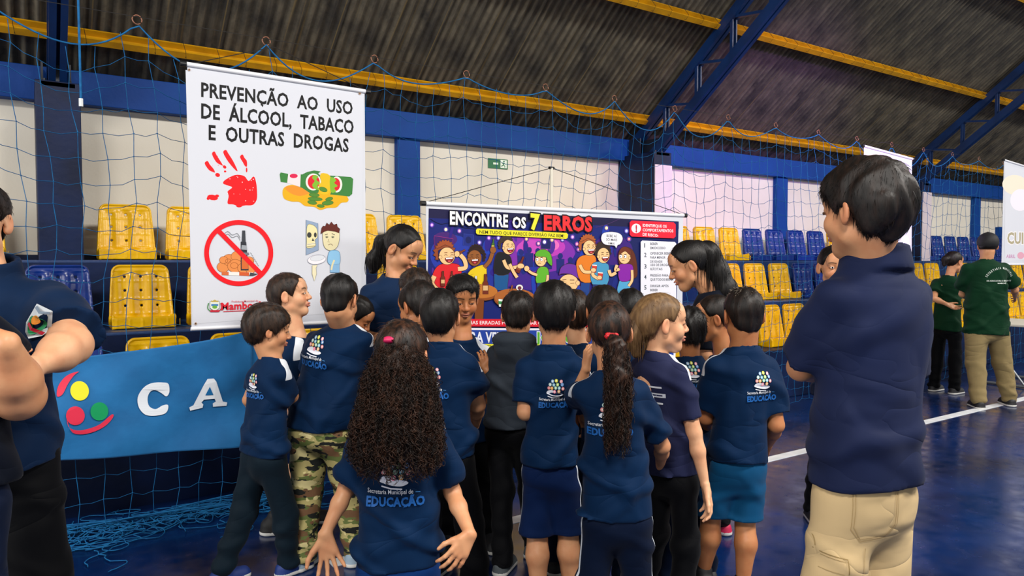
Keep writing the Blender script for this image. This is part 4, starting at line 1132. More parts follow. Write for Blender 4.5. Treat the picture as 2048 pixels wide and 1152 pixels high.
P('small boy with only his lowered dark head showing beside the big boy in camouflage', 722, 3.75, (713, 632), .86, -95, 35, 0, -60, (722, 690), sw=.10, hem=880, hair='black', style='boy', sk='tan')
P('boy with tousled brown hair, only the crown showing behind the boy who looks left', 835, 3.72, (832, 583), .95, 20, 20, 0, 10, (835, 650), sw=.10, hem=850, hair='brown', style='tall', sk='light')
P('boy with round black hair and an emblem tee, behind the curly-haired girl', 895, 3.03, (880, 634), .97, -3, 8, 0, -6, (884, 688), sw=.125, th=.088, bw=1.02, hem=905, hemu=890, hair='black', style='boy',
  armA=dict(e=(845, 800, .1)), armB=dict(e=(955, 810, .1), w=(950, 850, .3)), logo=dict(x=-.035, q=.185, k=.92), stripe=True, pants=('long', 'blackpants', 1.05), sleeve_r=1.1)
P('boy facing the camera with his eyes lowered, one hand raised to his arm', 935, 3.74, (925, 597), .99, 196, 14, 0, 190, (925, 675), sw=.125, th=.088, hem=880, hair='black', style='tall', sk='tan', lids=.8, stripe=True, cheek=1.12,
  armA=dict(e=(985, 800, -.10), w=(975, 742, -.22), hd=(-.2, .1, 1), n=(-.3, 1, 0), curl=.6, splay=.05, hs=.8), pants=('long', 'blackpants'))
P('boy in a charcoal hooded sweatshirt with short dark hair, back to the camera', 1030, 3.52, (1036, 630), .92, -5, 12, 0, -22, (1035, 682), sw=.125, th=.095, bw=1.02, hem=850, hemu=1020, hair='dark', style='tall', sleeve='long', top='hoodie', collar=2, logo=dict(art=MARK2, x=.04, q=.17, k=1.0, aim=12),
  armA=dict(e=(992, 780, .0), w=(990, 858, .0), hd=(.1, .1, -1), curl=.6), armB=dict(e=(1085, 780, .1), w=(1085, 840, .3)), pants=('long', 'blackpants', 1.1), sleeve_r=1.25, shoe=('grey_canvas_shoe', '#4c5459', .7), ank=[(-.06, -.12), (.09, .08)])
P('boy with a round black haircut in long navy shorts with a white side stripe', 1103, 2.93, (1108, 623), .96, 0, 4, 0, -8, (1107, 694), sw=.115, th=.085, bw=1.0, hem=925, hemu=1100, hair='black', style='bowl', stripe=True,
  armA=dict(e=(1052, 815, -.02), w=(1085, 815, .18)), armB=dict(e=(1175, 830, .1), w=(1170, 850, .3)), logo=dict(x=.02, q=.205, k=.82), pants=('shorts', 'navyshorts', 1.12, .60, .36, True), sk='light', slv=.8, sleeve_r=1.1, ank=[(-.05, 0), (.085, .06)])
P('boy whose light brown nape shows just right of the round black haircut', 1150, 3.4, (1146, 628), .93, 10, 8, 0, 0, (1158, 690), sw=.115, hem=880, hair='brown', style='boy', top='navy2', sk='fair')
P('dark-haired child whose head shows above the girl with the low red band', 1206, 3.2, (1206, 622), .92, 10, 10, 0, 0, (1206, 690), sw=.10, hem=880, hair='dark', style='boy', sk='tan')
P('child farthest back, black crown of hair left of the blond girl', 1262, 3.55, (1260, 624), .93, 0, 12, 0, 0, (1262, 690), sw=.10, hem=880, hair='black', style='boy', pants=('long', 'lightgrey'), ank=[(.07, -.2), (.2, -.12)], shoe=('teal_shoe', '#3aa6ad', .6))
g9 = P('girl with a long curly black ponytail in a red band, back to the camera', 1232, 2.62, (1218, 664), .95, -3, -4, 0, 0, (1222, 744), sw=.118, th=.085, bw=1.12, hem=1030, hemu=1234, hair='curly', style='back', stripe=True, ktop=.82,
  armA=dict(e=(1150, 800, .22), w=(1172, 738, .16), hd=(.1, -.05, 1), n=(.9, .3, 0), curl=.9, splay=.05), armB=dict(e=(1328, 900, .08), w=(1320, 930, .25)), logo=dict(x=-.02, q=.225, k=.98), extra=curly_pony, pants=('long', 'trackpants', 1.08, .52, 0, True), slv=.8, sleeve_r=1.1, res=.007, tuft=900)
band(g9, (0.0, -.108, .004), .020, ('red_elastic', '#c2151f', .5))
g10 = P('blond girl in profile looking right over her shoulder, arm hanging', 1325, 2.92, (1323, 646), 1.0, -84, 0, 0, -50, (1312, 706), sw=.115, th=.085, bw=.98, hem=942, hemu=1345, hair='blond', style=dict(t=.011, front=.070, temple=.04, ear=.012, burn=.01, nape=-.055, back=.012, wav=.001), top='slate', sk='fair', stripe=True, ktop=.80,
  armB=dict(e=(1388, 865, -.10), w=(1412, 978, -.12), hd=(.16, -.1, -1), n=(-1, -.1, -.2), side=-1, curl=.4, splay=.18, hs=1.15, r=1.1, free=True), armA=dict(e=(1290, 850, .3)), pants=('long', 'blackpants', 1.05), slv=.78, sleeve_r=1.1, mouth=.25, lids=.75, woman=True,
  extra=sleek([(0, -.09, .01), (0, -.115, -.05), (0, -.10, -.12)], (.045, .042, .02), 300, .07, 3), tuft=500, logo=dict(art=MARK, x=.02, q=.22, k=1.0, aim=-10), cheek=1.1)
P('child with dark curly hair and an emblem on the back, behind the blond girl', 1382, 3.28, (1376, 664), .86, 5, 14, 0, 10, (1380, 715), sw=.10, hem=900, hair='black', style='afro', sk='tan', logo=dict(x=-.03, q=.13, k=.85))
P('girl in left profile with tied-back dark hair, beside the boy with bleached hair', 1435, 3.5, (1428, 636), .92, 80, 6, 0, 60, (1446, 708), sw=.105, hem=900, hair='dark', style='back', sk='tan', stripe=True, woman=True, lids=.6, tuft=600,
  extra=sleek([(0, -.09, .02), (0, -.11, .0), (0, -.10, -.04)], (.03, .04, .02), 100, .03, 4), shoe=('pink_shoe', '#c81f4f', .5), pants=('long', 'blackpants'), ank=[(.0, .35), (.14, .40)])
g11 = P('boy with sun-bleached grey-topped hair in petrol blue shorts, back to the camera', 1480, 3.1, (1486, 630), 1.0, 4, 6, 0, 10, (1486, 696), sw=.135, th=.095, bw=.93, hem=920, hemu=1477, hair='dark', style='crop', stripe=True, sk='tan',
  armA=dict(e=(1412, 835, .05), w=(1410, 870, .3)), armB=dict(e=(1552, 850, .0), w=(1535, 890, .22)), logo=dict(x=.045, q=.185, k=.9), pants=('shorts', 'teal', 1.22, .62, .365), slv=.8, sleeve_r=1.15, ank=[(-.12, .1), (.02, -.02)], belly=.05, shoe=('black_shoe', '#101114', .6))
# frosted locks on the crown
Vc, Fc, _ = hair_cap(g11['s'], g11['M'], g11['H'], dict(t=.009, nape=.075, ear=.075, front=.075, temple=.075, burn=.075))
vv, ff = tufts(Vc, Fc, 700, .013, .0012, 9, spike=.25); ff = ff
vv = vv@np.array(g11['M']).T*g11['s']+g11['H']; link('bleached_locks', mesh('bleached_locks', vv, ff, hair_mat('frosted_hair', '#5c544c', '#a39a8c')), g11['root'])
# ================= the adults
gt = P('woman in a navy tee with a black ponytail bending down between the two banners', 790, 4.02, (805, 498), 1.08, -114, 30, 0, -148, (790, 552), sw=.170, th=.115, bw=1.0, hem=800, hair='black', style='back', top='teacher', sk='light', woman=True, lids=.7, ktop=1.05,
  armB=dict(e=(731, 672, -.10), w=(800, 694, -.28)), armA=dict(e=(862, 690, .0), w=(845, 720, -.2)), extra=sleek([(.0, -.095, .02), (-.01, -.13, -.04), (-.01, -.125, -.14), (0, -.10, -.19)], (.035, .042, .045, .02), 500, .09, 7), tuft=500, slv=.85, sleeve_r=1.1, nlean=.0, pants=('long', 'blackpants'))
# necklace and earring
b = MB(); cN = gt['Nk']; fb = gt['frb']
b.tube([tuple(cN+fb(.075*math.sin(t), .055+.055*math.cos(t)*.9)+np.array((0, 0, .03-.115*(.5+.5*math.cos(t)))) ) for t in np.linspace(-2.4, 2.4, 26)], .0016, 4); b.build('necklace', mat('gold_chain', '#a58a5a', .3, metal=.9), gt['root'], True)
gt2 = P('woman with long loose black hair in dark clothes, right of the game banner', 1412, 3.92, (1378, 530), 1.08, 82, 20, 0, 60, (1425, 584), sw=.155, th=.11, hem=840, hemu=1430, hair='black', style='back', top='black', sk='light', woman=True, lids=.6, mouth=.35, ktop=1.0,
  extra=sleek([(0, -.06, .05), (.02, -.105, .02), (.03, -.11, -.08), (.03, -.12, -.18), (.02, -.15, -.28)], (.060, .066, .072, .072, .04), 1100, .16, 8), tuft=500, pants=('long', 'blackpants'), slv=.9)
P('young woman with dark hair whose face peers past the tall boy in the polo shirt', 1676, 4.1, (1667, 534), 1.0, 172, 2, 0, 170, (1676, 602), sw=.13, th=.09, hem=790, hair='black', style='back', top='teacher', sk='light', woman=True, lids=.15, tuft=400, ktop=.95,
  armB=dict(e=(1640, 700, -.1), w=(1606, 668, -.25), hd=(.1, -.1, 1), curl=.9), pants=('long', 'blackpants'))
gm = P('tall young man in a navy polo shirt and khaki cargo trousers, back to the camera', 1722, 1.88, (1727, 420), 1.04, 27, 2, 0, 20, (1748, 530), sw=.150, th=.118, bw=.98, hem=958, hemu=1728, hair='dark', style='man', top='polo', collar=1, sk='light', ktop=1.0, res=.008,
  armA=dict(e=(1602, 735, .10), w=(1660, 745, .32), r=1.05), armB=dict(e=(1800, 760, .22), w=(1740, 760, .42)), pants=('long', 'khaki', 1.18, .80), sblend=.022, tuft=5200, slv=.85, sleeve_r=1.32, belly=-.05, nlean=.03)
# stitched pockets and seams of the khaki trousers
def px_art(info, fn, bv, dd, name, step=.0002):
    A_ = Art(lambda u, v: tuple(info['loc'](u, v, dd)[[0, 2]]), step=step); fn(A_); V, F, K = A_.data(); out = []; ok = []
    for x, y, z in V:
        l_, n_, i_, d_ = bv.ray_cast(Vector((x, -.7, y)), Vector((0, 1, 0)), 1.4); ok.append(l_ is not None and n_.y < -.05); out.append(tuple(l_-Vector((0, .0025+z, 0))) if l_ is not None else (x, 0, y))
    F = [f for f in F if all(ok[i] for i in f)]
    return link(name, art_mesh(name, out, F, K), info['root']) if F else None
def dense(P_, n=10):
    out = []
    for a_, b_ in zip(P_[:-1], P_[1:]): out += [(a_[0]+(b_[0]-a_[0])*t/n, a_[1]+(b_[1]-a_[1])*t/n) for t in range(n)]
    return out+[P_[-1]]
ST = '#9c8459'
def pk(A_):
    for sh in (0, 5): A_.stroke(dense([(1706+sh, 972), (1702+sh, 1060-sh), (1722, 1086-sh), (1775, 1078-sh), (1798-sh, 1050), (1800-sh, 968)]), 1.3, ST)
    A_.stroke(dense([(1706, 972), (1800, 968)]), 1.6, ST)
px_art(gm, pk, gm['tb'], -.10, 'back_pocket')
def sm_(A_):
    A_.stroke(dense([(1612, 955), (1614, 985), (1626, 998), (1638, 994)]), 2.2, '#77643f'); A_.stroke(dense([(1638, 960), (1640, 1060), (1640, 1105)]), 1.3, ST); A_.stroke(dense([(1644, 960), (1646, 1060), (1646, 1105)]), 1.1, ST)
px_art(gm, sm_, gm['tb'], -.10, 'side_seam')
def cp(A_):
    A_.stroke(dense([(1592, 1104), (1696, 1120), (1698, 1150)]), 2.0, '#8b7449'); A_.stroke(dense([(1592, 1109), (1692, 1125)]), 1.2, ST); A_.stroke(dense([(1588, 1138), (1690, 1151)]), 1.2, ST)
px_art(gm, cp, gm['tb'], -.10, 'cargo_flap')
px_art(gm, lambda A_: A_.stroke(dense([(1735, 1100), (1732, 1152)]), 1.3, ST), gm['tb'], -.10, 'centre_seam')
# ================= the two adults cut by the left edge
gw = P('woman with folded arms in a crested dark polo shirt at the left edge', -22, 2.15, (-52, 440), 1.05, 205, 0, 0, 200, (-30, 545), sw=.18, th=.15, bw=1.02, belly=.2, hem=925, hair='dark', style='boy', top='w1', collar=1, sk='fair', ktop=1.12,
  armA=dict(e=(142, 690, -.12), w=(70, 735, -.30), hd=(-1, -.15, -.12), n=(0, 1, 0), r=1.45, curl=.5, free=True), armB=dict(e=(-130, 720, -.1), w=(-40, 730, -.3), hd=(1, -.1, 0), n=(0, 1, 0), r=1.3), pants=('long', 'blackpants', 1.35, .86), slv=.83, sleeve_r=1.5, seed=4)
CR = Art(lambda u, v: (u, -v), step=.00008)
CR.poly([(-.030, -.036), (.030, -.036), (.030, .010), (.018, .030), (0, .040), (-.018, .030), (-.030, .010)], '#cfd6dc', 0)
CR.poly([(-.020, -.010), (.020, -.010), (.020, .010), (0, .030), (-.020, .010)], '#2f8f5a', 3); CR.ell(0, -.006, .014, .010, '#e08a2c'); CR.stroke([(-.02, .008), (0, .016), (.02, .024)], .008, '#b8203a'); CR.stroke([(-.026, -.030), (0, -.024), (.026, -.030)], .006, '#7d8ea0')
n2 = gw['axis'](gw['Nk'][2]-.13)
c = gw['loc'](138, 636); project('crest', CR, gw['bvh'], Vector((c[0], c[1]-.6, c[2])), (0, 1, 0), (1, 0, 0), k=1.15, parent=gw['root'], tilt=R(-16), mat_off=.013)
b2 = P('person with folded bare forearms and a dark sleeve, mostly outside the left edge', -105, 1.62, (-170, 420), 1.05, 180, 0, 0, 150, (-150, 560), sw=.16, th=.12, bw=1.0, hem=960, hair='dark', style='boy', top='black', sk='light', ktop=1.05,
  armA=dict(e=(38, 792, -.02), w=(18, 690, -.10), hd=(-1, .2, .1), n=(0, 1, 0), r=1.45, curl=.8, free=True), armB=dict(e=(-220, 760, -.1)), pants=('long', 'trackpants', 1.1, .86), slv=.55, sleeve_r=1.25)
# the yellow card held by the woman
a = unp(66, 790, D=1.85); t = empty('yellow_card', tuple(a), VIEW, label='yellow card held in the fingers of the woman with folded arms', cat='card')
b = MB(); b.box((-.13, -.003, -.012), (.0, .003, .020)); b.box((-.13, -.003, -.03), (-.03, .003, -.012)); b.build('cardboard', mat('yellow_card', '#e6c91a', .5), t, bevel=.001)
# ================= the two people in green at the far right
gg = P('man in a dark green printed tee, khaki trousers and black cap at the far right', 1972, 7.35, (1975, 492), 1.04, -20, 4, 0, -8, (1972, 520), sw=.19, th=.13, bw=1.1, hem=668, hair='black', style='none', top='green', sk='light', ktop=1.0, res=.012,
  armA=dict(e=(1925, 588, .15), w=(1945, 600, .4)), armB=dict(e=(2034, 588, .1), w=(2030, 600, .4)), pants=('long', 'olive', 1.2, .78), ank=[(-.10, -.08), (.30, .05)], slv=.8, sleeve_r=1.35, shoe=('black_white_shoe', '#15151a', .6))
GA = Art(lambda u, v: (u, -v), step=.0003)
for i, ch_ in enumerate('SECRETARIA MUNICIPAL'):
    a_ = R(-62+i*6.4)
    if ch_ != ' ':
        x_, y_ = .15*math.sin(a_), .07-.15*math.cos(a_); ww_ = .012*min(1, text_mesh(ch_, .02)[0][:, 0].max()/.55); dx_, dy_ = math.cos(a_)*ww_, math.sin(a_)*ww_
        A_ = (x_-dx_*.5, y_-dy_*.5); V_, T_ = text_mesh(ch_, .02); w_ = V_[:, 0].max()
        Pn = [(A_[0]+dx_*v[0]/w_+math.sin(a_)*v[1]*.03, A_[1]+dy_*v[0]/w_-math.cos(a_)*v[1]*.03) for v in V_]; GA._emit(Pn, T_.tolist(), '#c9d3cc')
GA.text('DE AGRICULTURA E MEIO AMBIENTE', (-.14, .045), (.14, .045), .014, '#c9d3cc', .02); GA.text('MAMBORÊ', (-.04, .068), (.04, .068), .012, '#c9d3cc', .02)
n2 = gg['axis'](gg['Nk'][2]-.2); project('back_print', GA, gg['bvh'], Vector((n2[0], n2[1]-.6, gg['Nk'][2]-.17)), gg['frb'](0, 1), gg['frb'](1, 0), parent=gg['root'], mat_off=.006)
# cap
f = Field((-.13, -.14, -.05), (.13, .2, .15), .006); f.ell((0, -.012, .035), (.092, .112, .098), .01); X, Y, Z = f.grid(); f.F = np.maximum(f.F, (.0+.12*Y)-Z+0*X)
f.cone((0, .07, .022), (0, .12, .012), .06, .05, .01); f.F = np.maximum(f.F, np.where(Y > .085, np.abs(Z-.020+.12*(Y-.085)-.9*X*X*-1)-.006, -1)); f.ell((0, -.012, .134), (.01, .01, .005), .003)
V, F = f.mesh(); V = V@np.array(gg['M']).T*gg['s']+gg['H']; link('cap', mesh('cap', V, F, mat('black_cap', '#0a0b0e', .7), True), gg['root'])
f = Field((-.1, -.12, -.06), (.1, .03, .03), .006); f.ell((0, -.02, -.005), (.080, .093, .045), .01); X, Y, Z = f.grid(); f.F = np.maximum(f.F, Y-.01+0*X+0*Z); V, F = f.mesh()
link('hair', mesh('hair', V@np.array(gg['M']).T*gg['s']+gg['H'], F, hair_m('black'), True), gg['root'])
P('woman in a green tee and black trousers, hair in a bun, at the right', 1893, 8.15, (1908, 524), 1.0, -72, 4, 0, -60, (1898, 553), sw=.15, th=.11, bw=.98, hem=660, hemu=1893, hair='dark', style='back', top='green', sk='light', woman=True, ktop=.95, res=.011,
  armA=dict(e=(1867, 600, -.1), w=(1886, 605, -.12)), armB=dict(e=(1905, 610, .2), w=(1915, 640, .4)), pants=('long', 'blackpants', 1.1, .80), slv=.7, sleeve_r=1.3, tuft=200, extra=sleek([(0, -.09, .03), (0, -.12, .02), (0, -.135, -.04)], (.03, .042, .02), 100, .03, 9))
# ------------------------------------------------------------------ banners and their printed art
def plane(Y):
    def T(u, v):
        p = unp(u, v, Y=Y); return (p[0], p[2])
    return T
M_vinyl = mat('white_vinyl', '#d2d5de', .5, '#ccd0da', 2)
M_white = mat('white_aluminium', '#e2e4ea', .35)
M_cap = mat('black_plastic', '#101114', .5)
M_string = mat('black_string', '#14120f', .7)
def banner(name, label, Y, x0, x1, z0, z1, tilt=0.0, cap=True, dome=0, cat='banner'):
    """a vinyl sheet between two rods; tilt is how much the right end of the top rod hangs lower"""
    t = empty(name, (x0, Y, z0), label=label, cat=cat)
    n = 24; V = []; F = []
    for j in range(2):
        for i in range(n+1):
            x = (x1-x0)*i/n
            for k in range(7):
                zz = (z1-tilt*i/n-z0)*k/6
                V.append((x, .0015*(1 if j else -1), zz))
    def id_(j, i, k): return j*(n+1)*7+i*7+k
    for i in range(n):
        for k in range(6):
            F.append((id_(0, i, k), id_(0, i+1, k), id_(0, i+1, k+1), id_(0, i, k+1))); F.append((id_(1, i, k), id_(1, i, k+1), id_(1, i+1, k+1), id_(1, i+1, k)))
    for i in range(n): F += [(id_(0, i, 6), id_(0, i+1, 6), id_(1, i+1, 6), id_(1, i, 6)), (id_(0, i, 0), id_(1, i, 0), id_(1, i+1, 0), id_(0, i+1, 0))]
    for k in range(6): F += [(id_(0, 0, k), id_(0, 0, k+1), id_(1, 0, k+1), id_(1, 0, k)), (id_(0, n, k), id_(1, n, k), id_(1, n, k+1), id_(0, n, k+1))]
    link('sheet', mesh('sheet', V, F, M_vinyl), t)
    w = x1-x0; h = z1-z0
    b = MB(); b.tube([(-.008, 0, h), (w+.008, 0, h-tilt)], .014, 12); b.build('top_rod', M_white, t, True)
    b = MB(); b.tube([(-.004, 0, 0), (w+.004, 0, 0)], .011, 10); b.build('bottom_rod', M_white, t, True)
    if cap:
        for x, z in ((-.008, h), (w+.008, h-tilt)):
            b = MB(); s = -1 if x < 0 else 1; b.tube([(x-s*.004, 0, z), (x+s*.028, 0, z)], .0155, 12)
            b.add([(x+s*.028, .0155*math.cos(a), z+.0155*math.sin(a)) for a in np.linspace(0, 6.283, 13)[:-1]], [tuple(range(12))]); b.build('end_cap', M_cap, t)
    return t
def put_art(t, A, Y, name='print'):
    V, F, K = A.data(); o = t.location
    link(name, art_mesh(name, np.stack([V[:, 0]-o[0], Y-.0025-V[:, 2]-o[1], V[:, 1]-o[2]], 1), F, K), t)
def string(t, pts, r=.0025):
    o = np.array(t.location); b = MB(); b.tube([tuple(np.array(p)-o) for p in pts], r, 5); b.build('string', M_string, t)
# --- banner 1
Y1 = 4.27; a = unp(368, 128, Y=Y1); bq = unp(729, 183, Y=Y1); c = unp(383, 658, Y=Y1)
t = banner('prevention_banner', 'tall white banner reading PREVENÇÃO AO USO DE ÁLCOOL, TABACO E OUTRAS DROGAS', Y1, c[0], bq[0], c[2], a[2], a[2]-bq[2])
A = Art(plane(Y1))
A.poly([(371, 140), (727, 192), (722, 622), (385, 648)], '#d2d5de')
A.text('PREVENÇÃO  AO  USO', (402, 193), (705, 229), 28, '#0d0d10', .028)
A.text('DE  ÁLCOOL,  TABACO', (402, 236), (707, 267), 29, '#0d0d10', .028)
A.text('E  OUTRAS  DROGAS', (417, 279), (697, 304), 29, '#0d0d10', .028)
RED = '#e8131b'
A.poly([(450, 360), (470, 350), (488, 352), (497, 362), (507, 353), (512, 365), (514, 385), (513, 400), (505, 410), (490, 411), (478, 413), (466, 409), (455, 407), (457, 392), (455, 383), (464, 375), (455, 371), (446, 367)], RED, 4)
r_ = np.random.default_rng(12)
for pts, w in (([(414, 325), (422, 338), (428, 342)], 9), ([(428, 306), (436, 322), (444, 328)], 8), ([(451, 303), (461, 322), (473, 338)], 9), ([(484, 312), (489, 322), (492, 330)], 8)):
    A.poly(list(smooth_pts([(pts[0][0]-w*.55, pts[0][1]+2), (pts[0][0]+w*.1, pts[0][1]-3), (pts[0][0]+w*.6, pts[0][1]+4), (pts[1][0]+w*.55, pts[1][1]), (pts[2][0]+w*.2, pts[2][1]+3), (pts[2][0]-w*.3, pts[2][1]+2), (pts[1][0]-w*.5, pts[1][1]+2)], 3)), RED)
for cx, cy, rx, ry, an_ in ((435, 350, 5, 4, 20), (449, 334, 4, 3, 40), (450, 343, 2.5, 2, 0), (493, 340, 1.6, 5, 0), (425, 395, 11, 5.5, 10), (416, 397, 3, 3, 0), (434, 392, 4, 3, 0), (478, 412, 6, 3, 0), (462, 366, 6, 5, 0)): A.ell(cx, cy, rx, ry, RED, an_, 11)
for k in range(46):
    x, y = r_.uniform(416, 512), r_.uniform(312, 410); inside = (x > 452 and y > 352)
    A.ell(x, y, r_.uniform(.4, 1.3), r_.uniform(.4, 1.3), '#f3dfe3' if inside else RED, 0, 6) if inside or (x-415)/(y-300+1) < 1.9 and y < 352 and r_.random() < .3 else None
# spilled bottle
A.poly([(566, 378), (580, 370), (600, 372), (640, 380), (672, 372), (695, 395), (694, 404), (682, 406), (672, 415), (655, 416), (640, 420), (628, 414), (610, 412), (598, 404), (582, 403), (567, 396)], '#e0ab16', 5)
A.poly([(570, 374), (600, 372), (620, 384), (600, 392), (580, 386)], '#e98f2b', 4)
A.poly([(559, 349), (561, 345), (572, 347), (576, 348), (604, 349), (614, 344), (628, 341), (641, 343), (636, 347), (641, 352), (633, 357), (637, 362), (631, 368), (640, 374), (636, 386), (622, 388), (604, 376), (576, 366), (561, 364)], '#3a7d3b', 0)
A.poly([(576, 348), (601, 349), (600, 374), (574, 366)], '#e6d9dc'); A.ell(587, 352, 8, 4.5, '#d61f4e')
A.poly([(657, 351), (701, 354), (706, 358), (704, 388), (698, 393), (660, 389), (663, 380), (656, 374), (664, 367), (657, 361), (663, 356)], '#3a7d3b')
A.poly([(640, 351), (660, 353), (663, 376), (648, 388), (640, 383), (636, 372), (642, 364)], '#d9b51e', 3)
A.ell(626, 364, 15, 17, '#e3e3dc', 0); A.ell(627, 364, 12, 14, '#d6202c'); A.poly([(628, 350), (636, 353), (632, 360), (640, 366), (634, 372), (640, 380), (629, 378), (624, 370), (629, 362), (624, 356)], '#7fb52e', 3)
A.poly([(641, 347), (660, 352), (659, 385), (641, 388), (637, 372), (643, 362)], '#dfb81c', 3)
A.ell(673, 369, 11, 16, '#e3e3dc'); A.ell(671, 369, 9, 13, '#d6202c'); A.poly([(660, 355), (672, 360), (668, 366), (675, 372), (668, 376), (672, 383), (661, 384)], '#7fb52e', 3)
for x, y, w_, h_, q in ((646, 379, 8, 4, 20), (628, 390, 10, 3.6, 5), (630, 398, 14, 3.4, 4), (624, 405, 9, 3.6, 10), (655, 406, 11, 4, -5), (641, 412, 7, 2.5, 5), (658, 398, 7, 3, -12)): A.ell(x, y, w_, h_, '#50852f', q, 14, '#3b6a26', .8)
# vaping sign
for cx, cy, r1 in ((446, 534, 12), (458, 520, 13), (474, 513, 12), (470, 532, 15), (486, 536, 11), (497, 522, 10), (447, 520, 8), (501, 538, 10)): A.ell(cx, cy, r1, r1*.85, '#e08a4a', 0, 18, '#8b4c22', .8)
for cx, cy, r1 in ((468, 531, 8), (456, 522, 6), (490, 530, 6)): A.ring(cx, cy, r1, r1*.8, 1, '#a85a28', 18)
for yy_ in (0, 5): A.stroke([(446, 470+yy_), (455, 463+yy_), (464, 470+yy_), (474, 467+yy_), (480, 476+yy_)], 1.2, '#84888e', smooth=4)
A.poly([(481, 483), (492, 484), (497, 541), (481, 541)], '#30323a'); A.poly([(484, 461), (490, 461), (491, 484), (483, 483)], '#3c3f46'); A.poly([(483, 490), (493, 491), (494, 500), (482, 499)], '#9ba0a8'); A.poly([(483, 517), (495, 517), (496, 538), (483, 538)], '#d26a32'); A.poly([(479, 505), (497, 505), (498, 510), (479, 510)], '#70757e')
A.poly([(443, 543), (505, 545), (506, 552), (443, 550)], '#e7e3de'); A.poly([(443, 543), (457, 543.5), (457, 550.5), (443, 550)], '#cf6a3a'); A.poly([(478, 544), (498, 545), (498, 552), (478, 551)], '#cf5a2f'); A.poly([(500, 545), (516, 548), (506, 552), (498, 552)], '#42444a')
for k in range(7): A.stroke([(500+k*2.4, 505+k*4), (503+k*2.4, 508+k*4)], .8, '#7d8288')
A.ring(477, 506, 69, 66, 9.5, '#ea1420', 64); A.stroke([(433, 458), (526, 552)], 9.5, '#ea1420')
# mirror, skull and sick man
A.poly([(612, 440), (635, 447), (636, 500), (612, 510)], '#8ea2bd', 0, '#5d6f8a', .7); A.poly([(614, 452), (624, 450), (633, 458), (634, 474), (629, 480), (630, 492), (614, 496), (613, 484)], '#e6dca8', 4, '#5b5a44', .6)
A.ell(618, 470, 4.5, 5.5, '#3a3c3a'); A.ell(630, 470, 2.8, 5, '#3a3c3a'); A.poly([(625, 476), (628, 482), (623, 482)], '#3a3c3a'); A.stroke([(614, 489), (630, 487)], 3.5, '#efe9cf'); A.stroke([(614, 489), (630, 487)], .8, '#5b4a44'); A.stroke([(613, 494), (629, 492)], .8, '#5b4a44')
A.poly([(645, 462), (652, 457), (672, 458), (678, 466), (676, 488), (668, 499), (656, 500), (647, 490)], '#e0d7ae', 4, '#5d5747', .7)
A.poly([(641, 468), (643, 456), (646, 452), (650, 453), (653, 446), (658, 450), (662, 444), (667, 450), (673, 448), (674, 454), (679, 458), (677, 466), (670, 463), (655, 461), (648, 463)], '#5e231a', 0, '#38130e', .6)
A.ell(653, 474, 3, 2, '#8f8f74'); A.ell(665, 474, 3, 2, '#8f8f74'); A.ell(653, 475, 1, 1, '#222222', 0, 8); A.ell(665, 475, 1, 1, '#222222', 0, 8); A.stroke([(649, 470), (655, 468)], 1.2, '#3d2c20'); A.stroke([(663, 467), (669, 470)], 1.2, '#3d2c20'); A.stroke([(656, 490), (661, 488), (665, 491)], 1, '#6b4e3e', smooth=3); A.stroke([(657, 478), (655, 484), (659, 484)], .8, '#8a7a58')
A.poly([(657, 506), (663, 501), (675, 502), (679, 510), (678, 528), (666, 532), (655, 524)], '#8cc0e4', 4, '#3f6b8e', .7); A.poly([(660, 530), (678, 528), (678, 545), (660, 545)], '#86b4da', 0, '#3f6b8e', .6); A.stroke([(668, 520), (664, 530), (662, 540)], 3.5, '#e0d7ae', smooth=3)
A.ell(633, 519, 18, 9, '#ece9ef', -8, 24, '#8d8fa0', .7); A.ell(634, 516, 14, 5.5, '#d7dbe2', -8, 24, '#8d8fa0', .5); A.poly([(624, 531), (634, 530), (631, 536), (632, 548), (628, 562), (624, 548)], '#e8e0bd', 0, '#7c765c', .6)
# the town crest and name
A.poly([(420, 603), (438, 603), (438, 616), (429, 622), (420, 616)], '#dfe5da', 0, '#3d5c4a', .8); A.poly([(422, 608), (436, 608), (436, 612), (422, 612)], '#3878b8'); A.ell(429, 614, 5, 3.4, '#6aa83e'); A.poly([(422, 600), (424, 602), (429, 599), (434, 602), (436, 600), (436, 604), (422, 604)], '#b9a14e')
A.stroke([(417, 606), (415, 616), (420, 622)], 2, '#4a8a4e', smooth=3); A.stroke([(441, 606), (443, 615), (438, 622)], 2, '#b03a34', smooth=3); A.poly([(420, 620), (438, 620), (438, 624), (420, 624)], '#c2283c')
A.text('Prefeitura Municipal de', (463, 605), (516, 603), 4, '#d86470', .004); A.text('Mamborê', (442, 620), (524, 616), 14.5, '#d41f32', .03); A.stroke([(446, 623), (514, 620)], 1.4, '#d41f32')
for x, y in ((378, 140), (719, 187), (391, 647), (706, 627)): A.ring(x, y, 2.6, 2.6, 1.2, '#b08a6a', 12); A.ell(x, y, 1.3, 1.3, '#3a2a22', 0, 8)
put_art(t, A, Y1)
ap = unp(548, 94, Y=Y1); string(t, [(c[0], Y1, a[2]), tuple(ap)]); string(t, [tuple(ap), (bq[0], Y1, bq[2]+.01)]); 
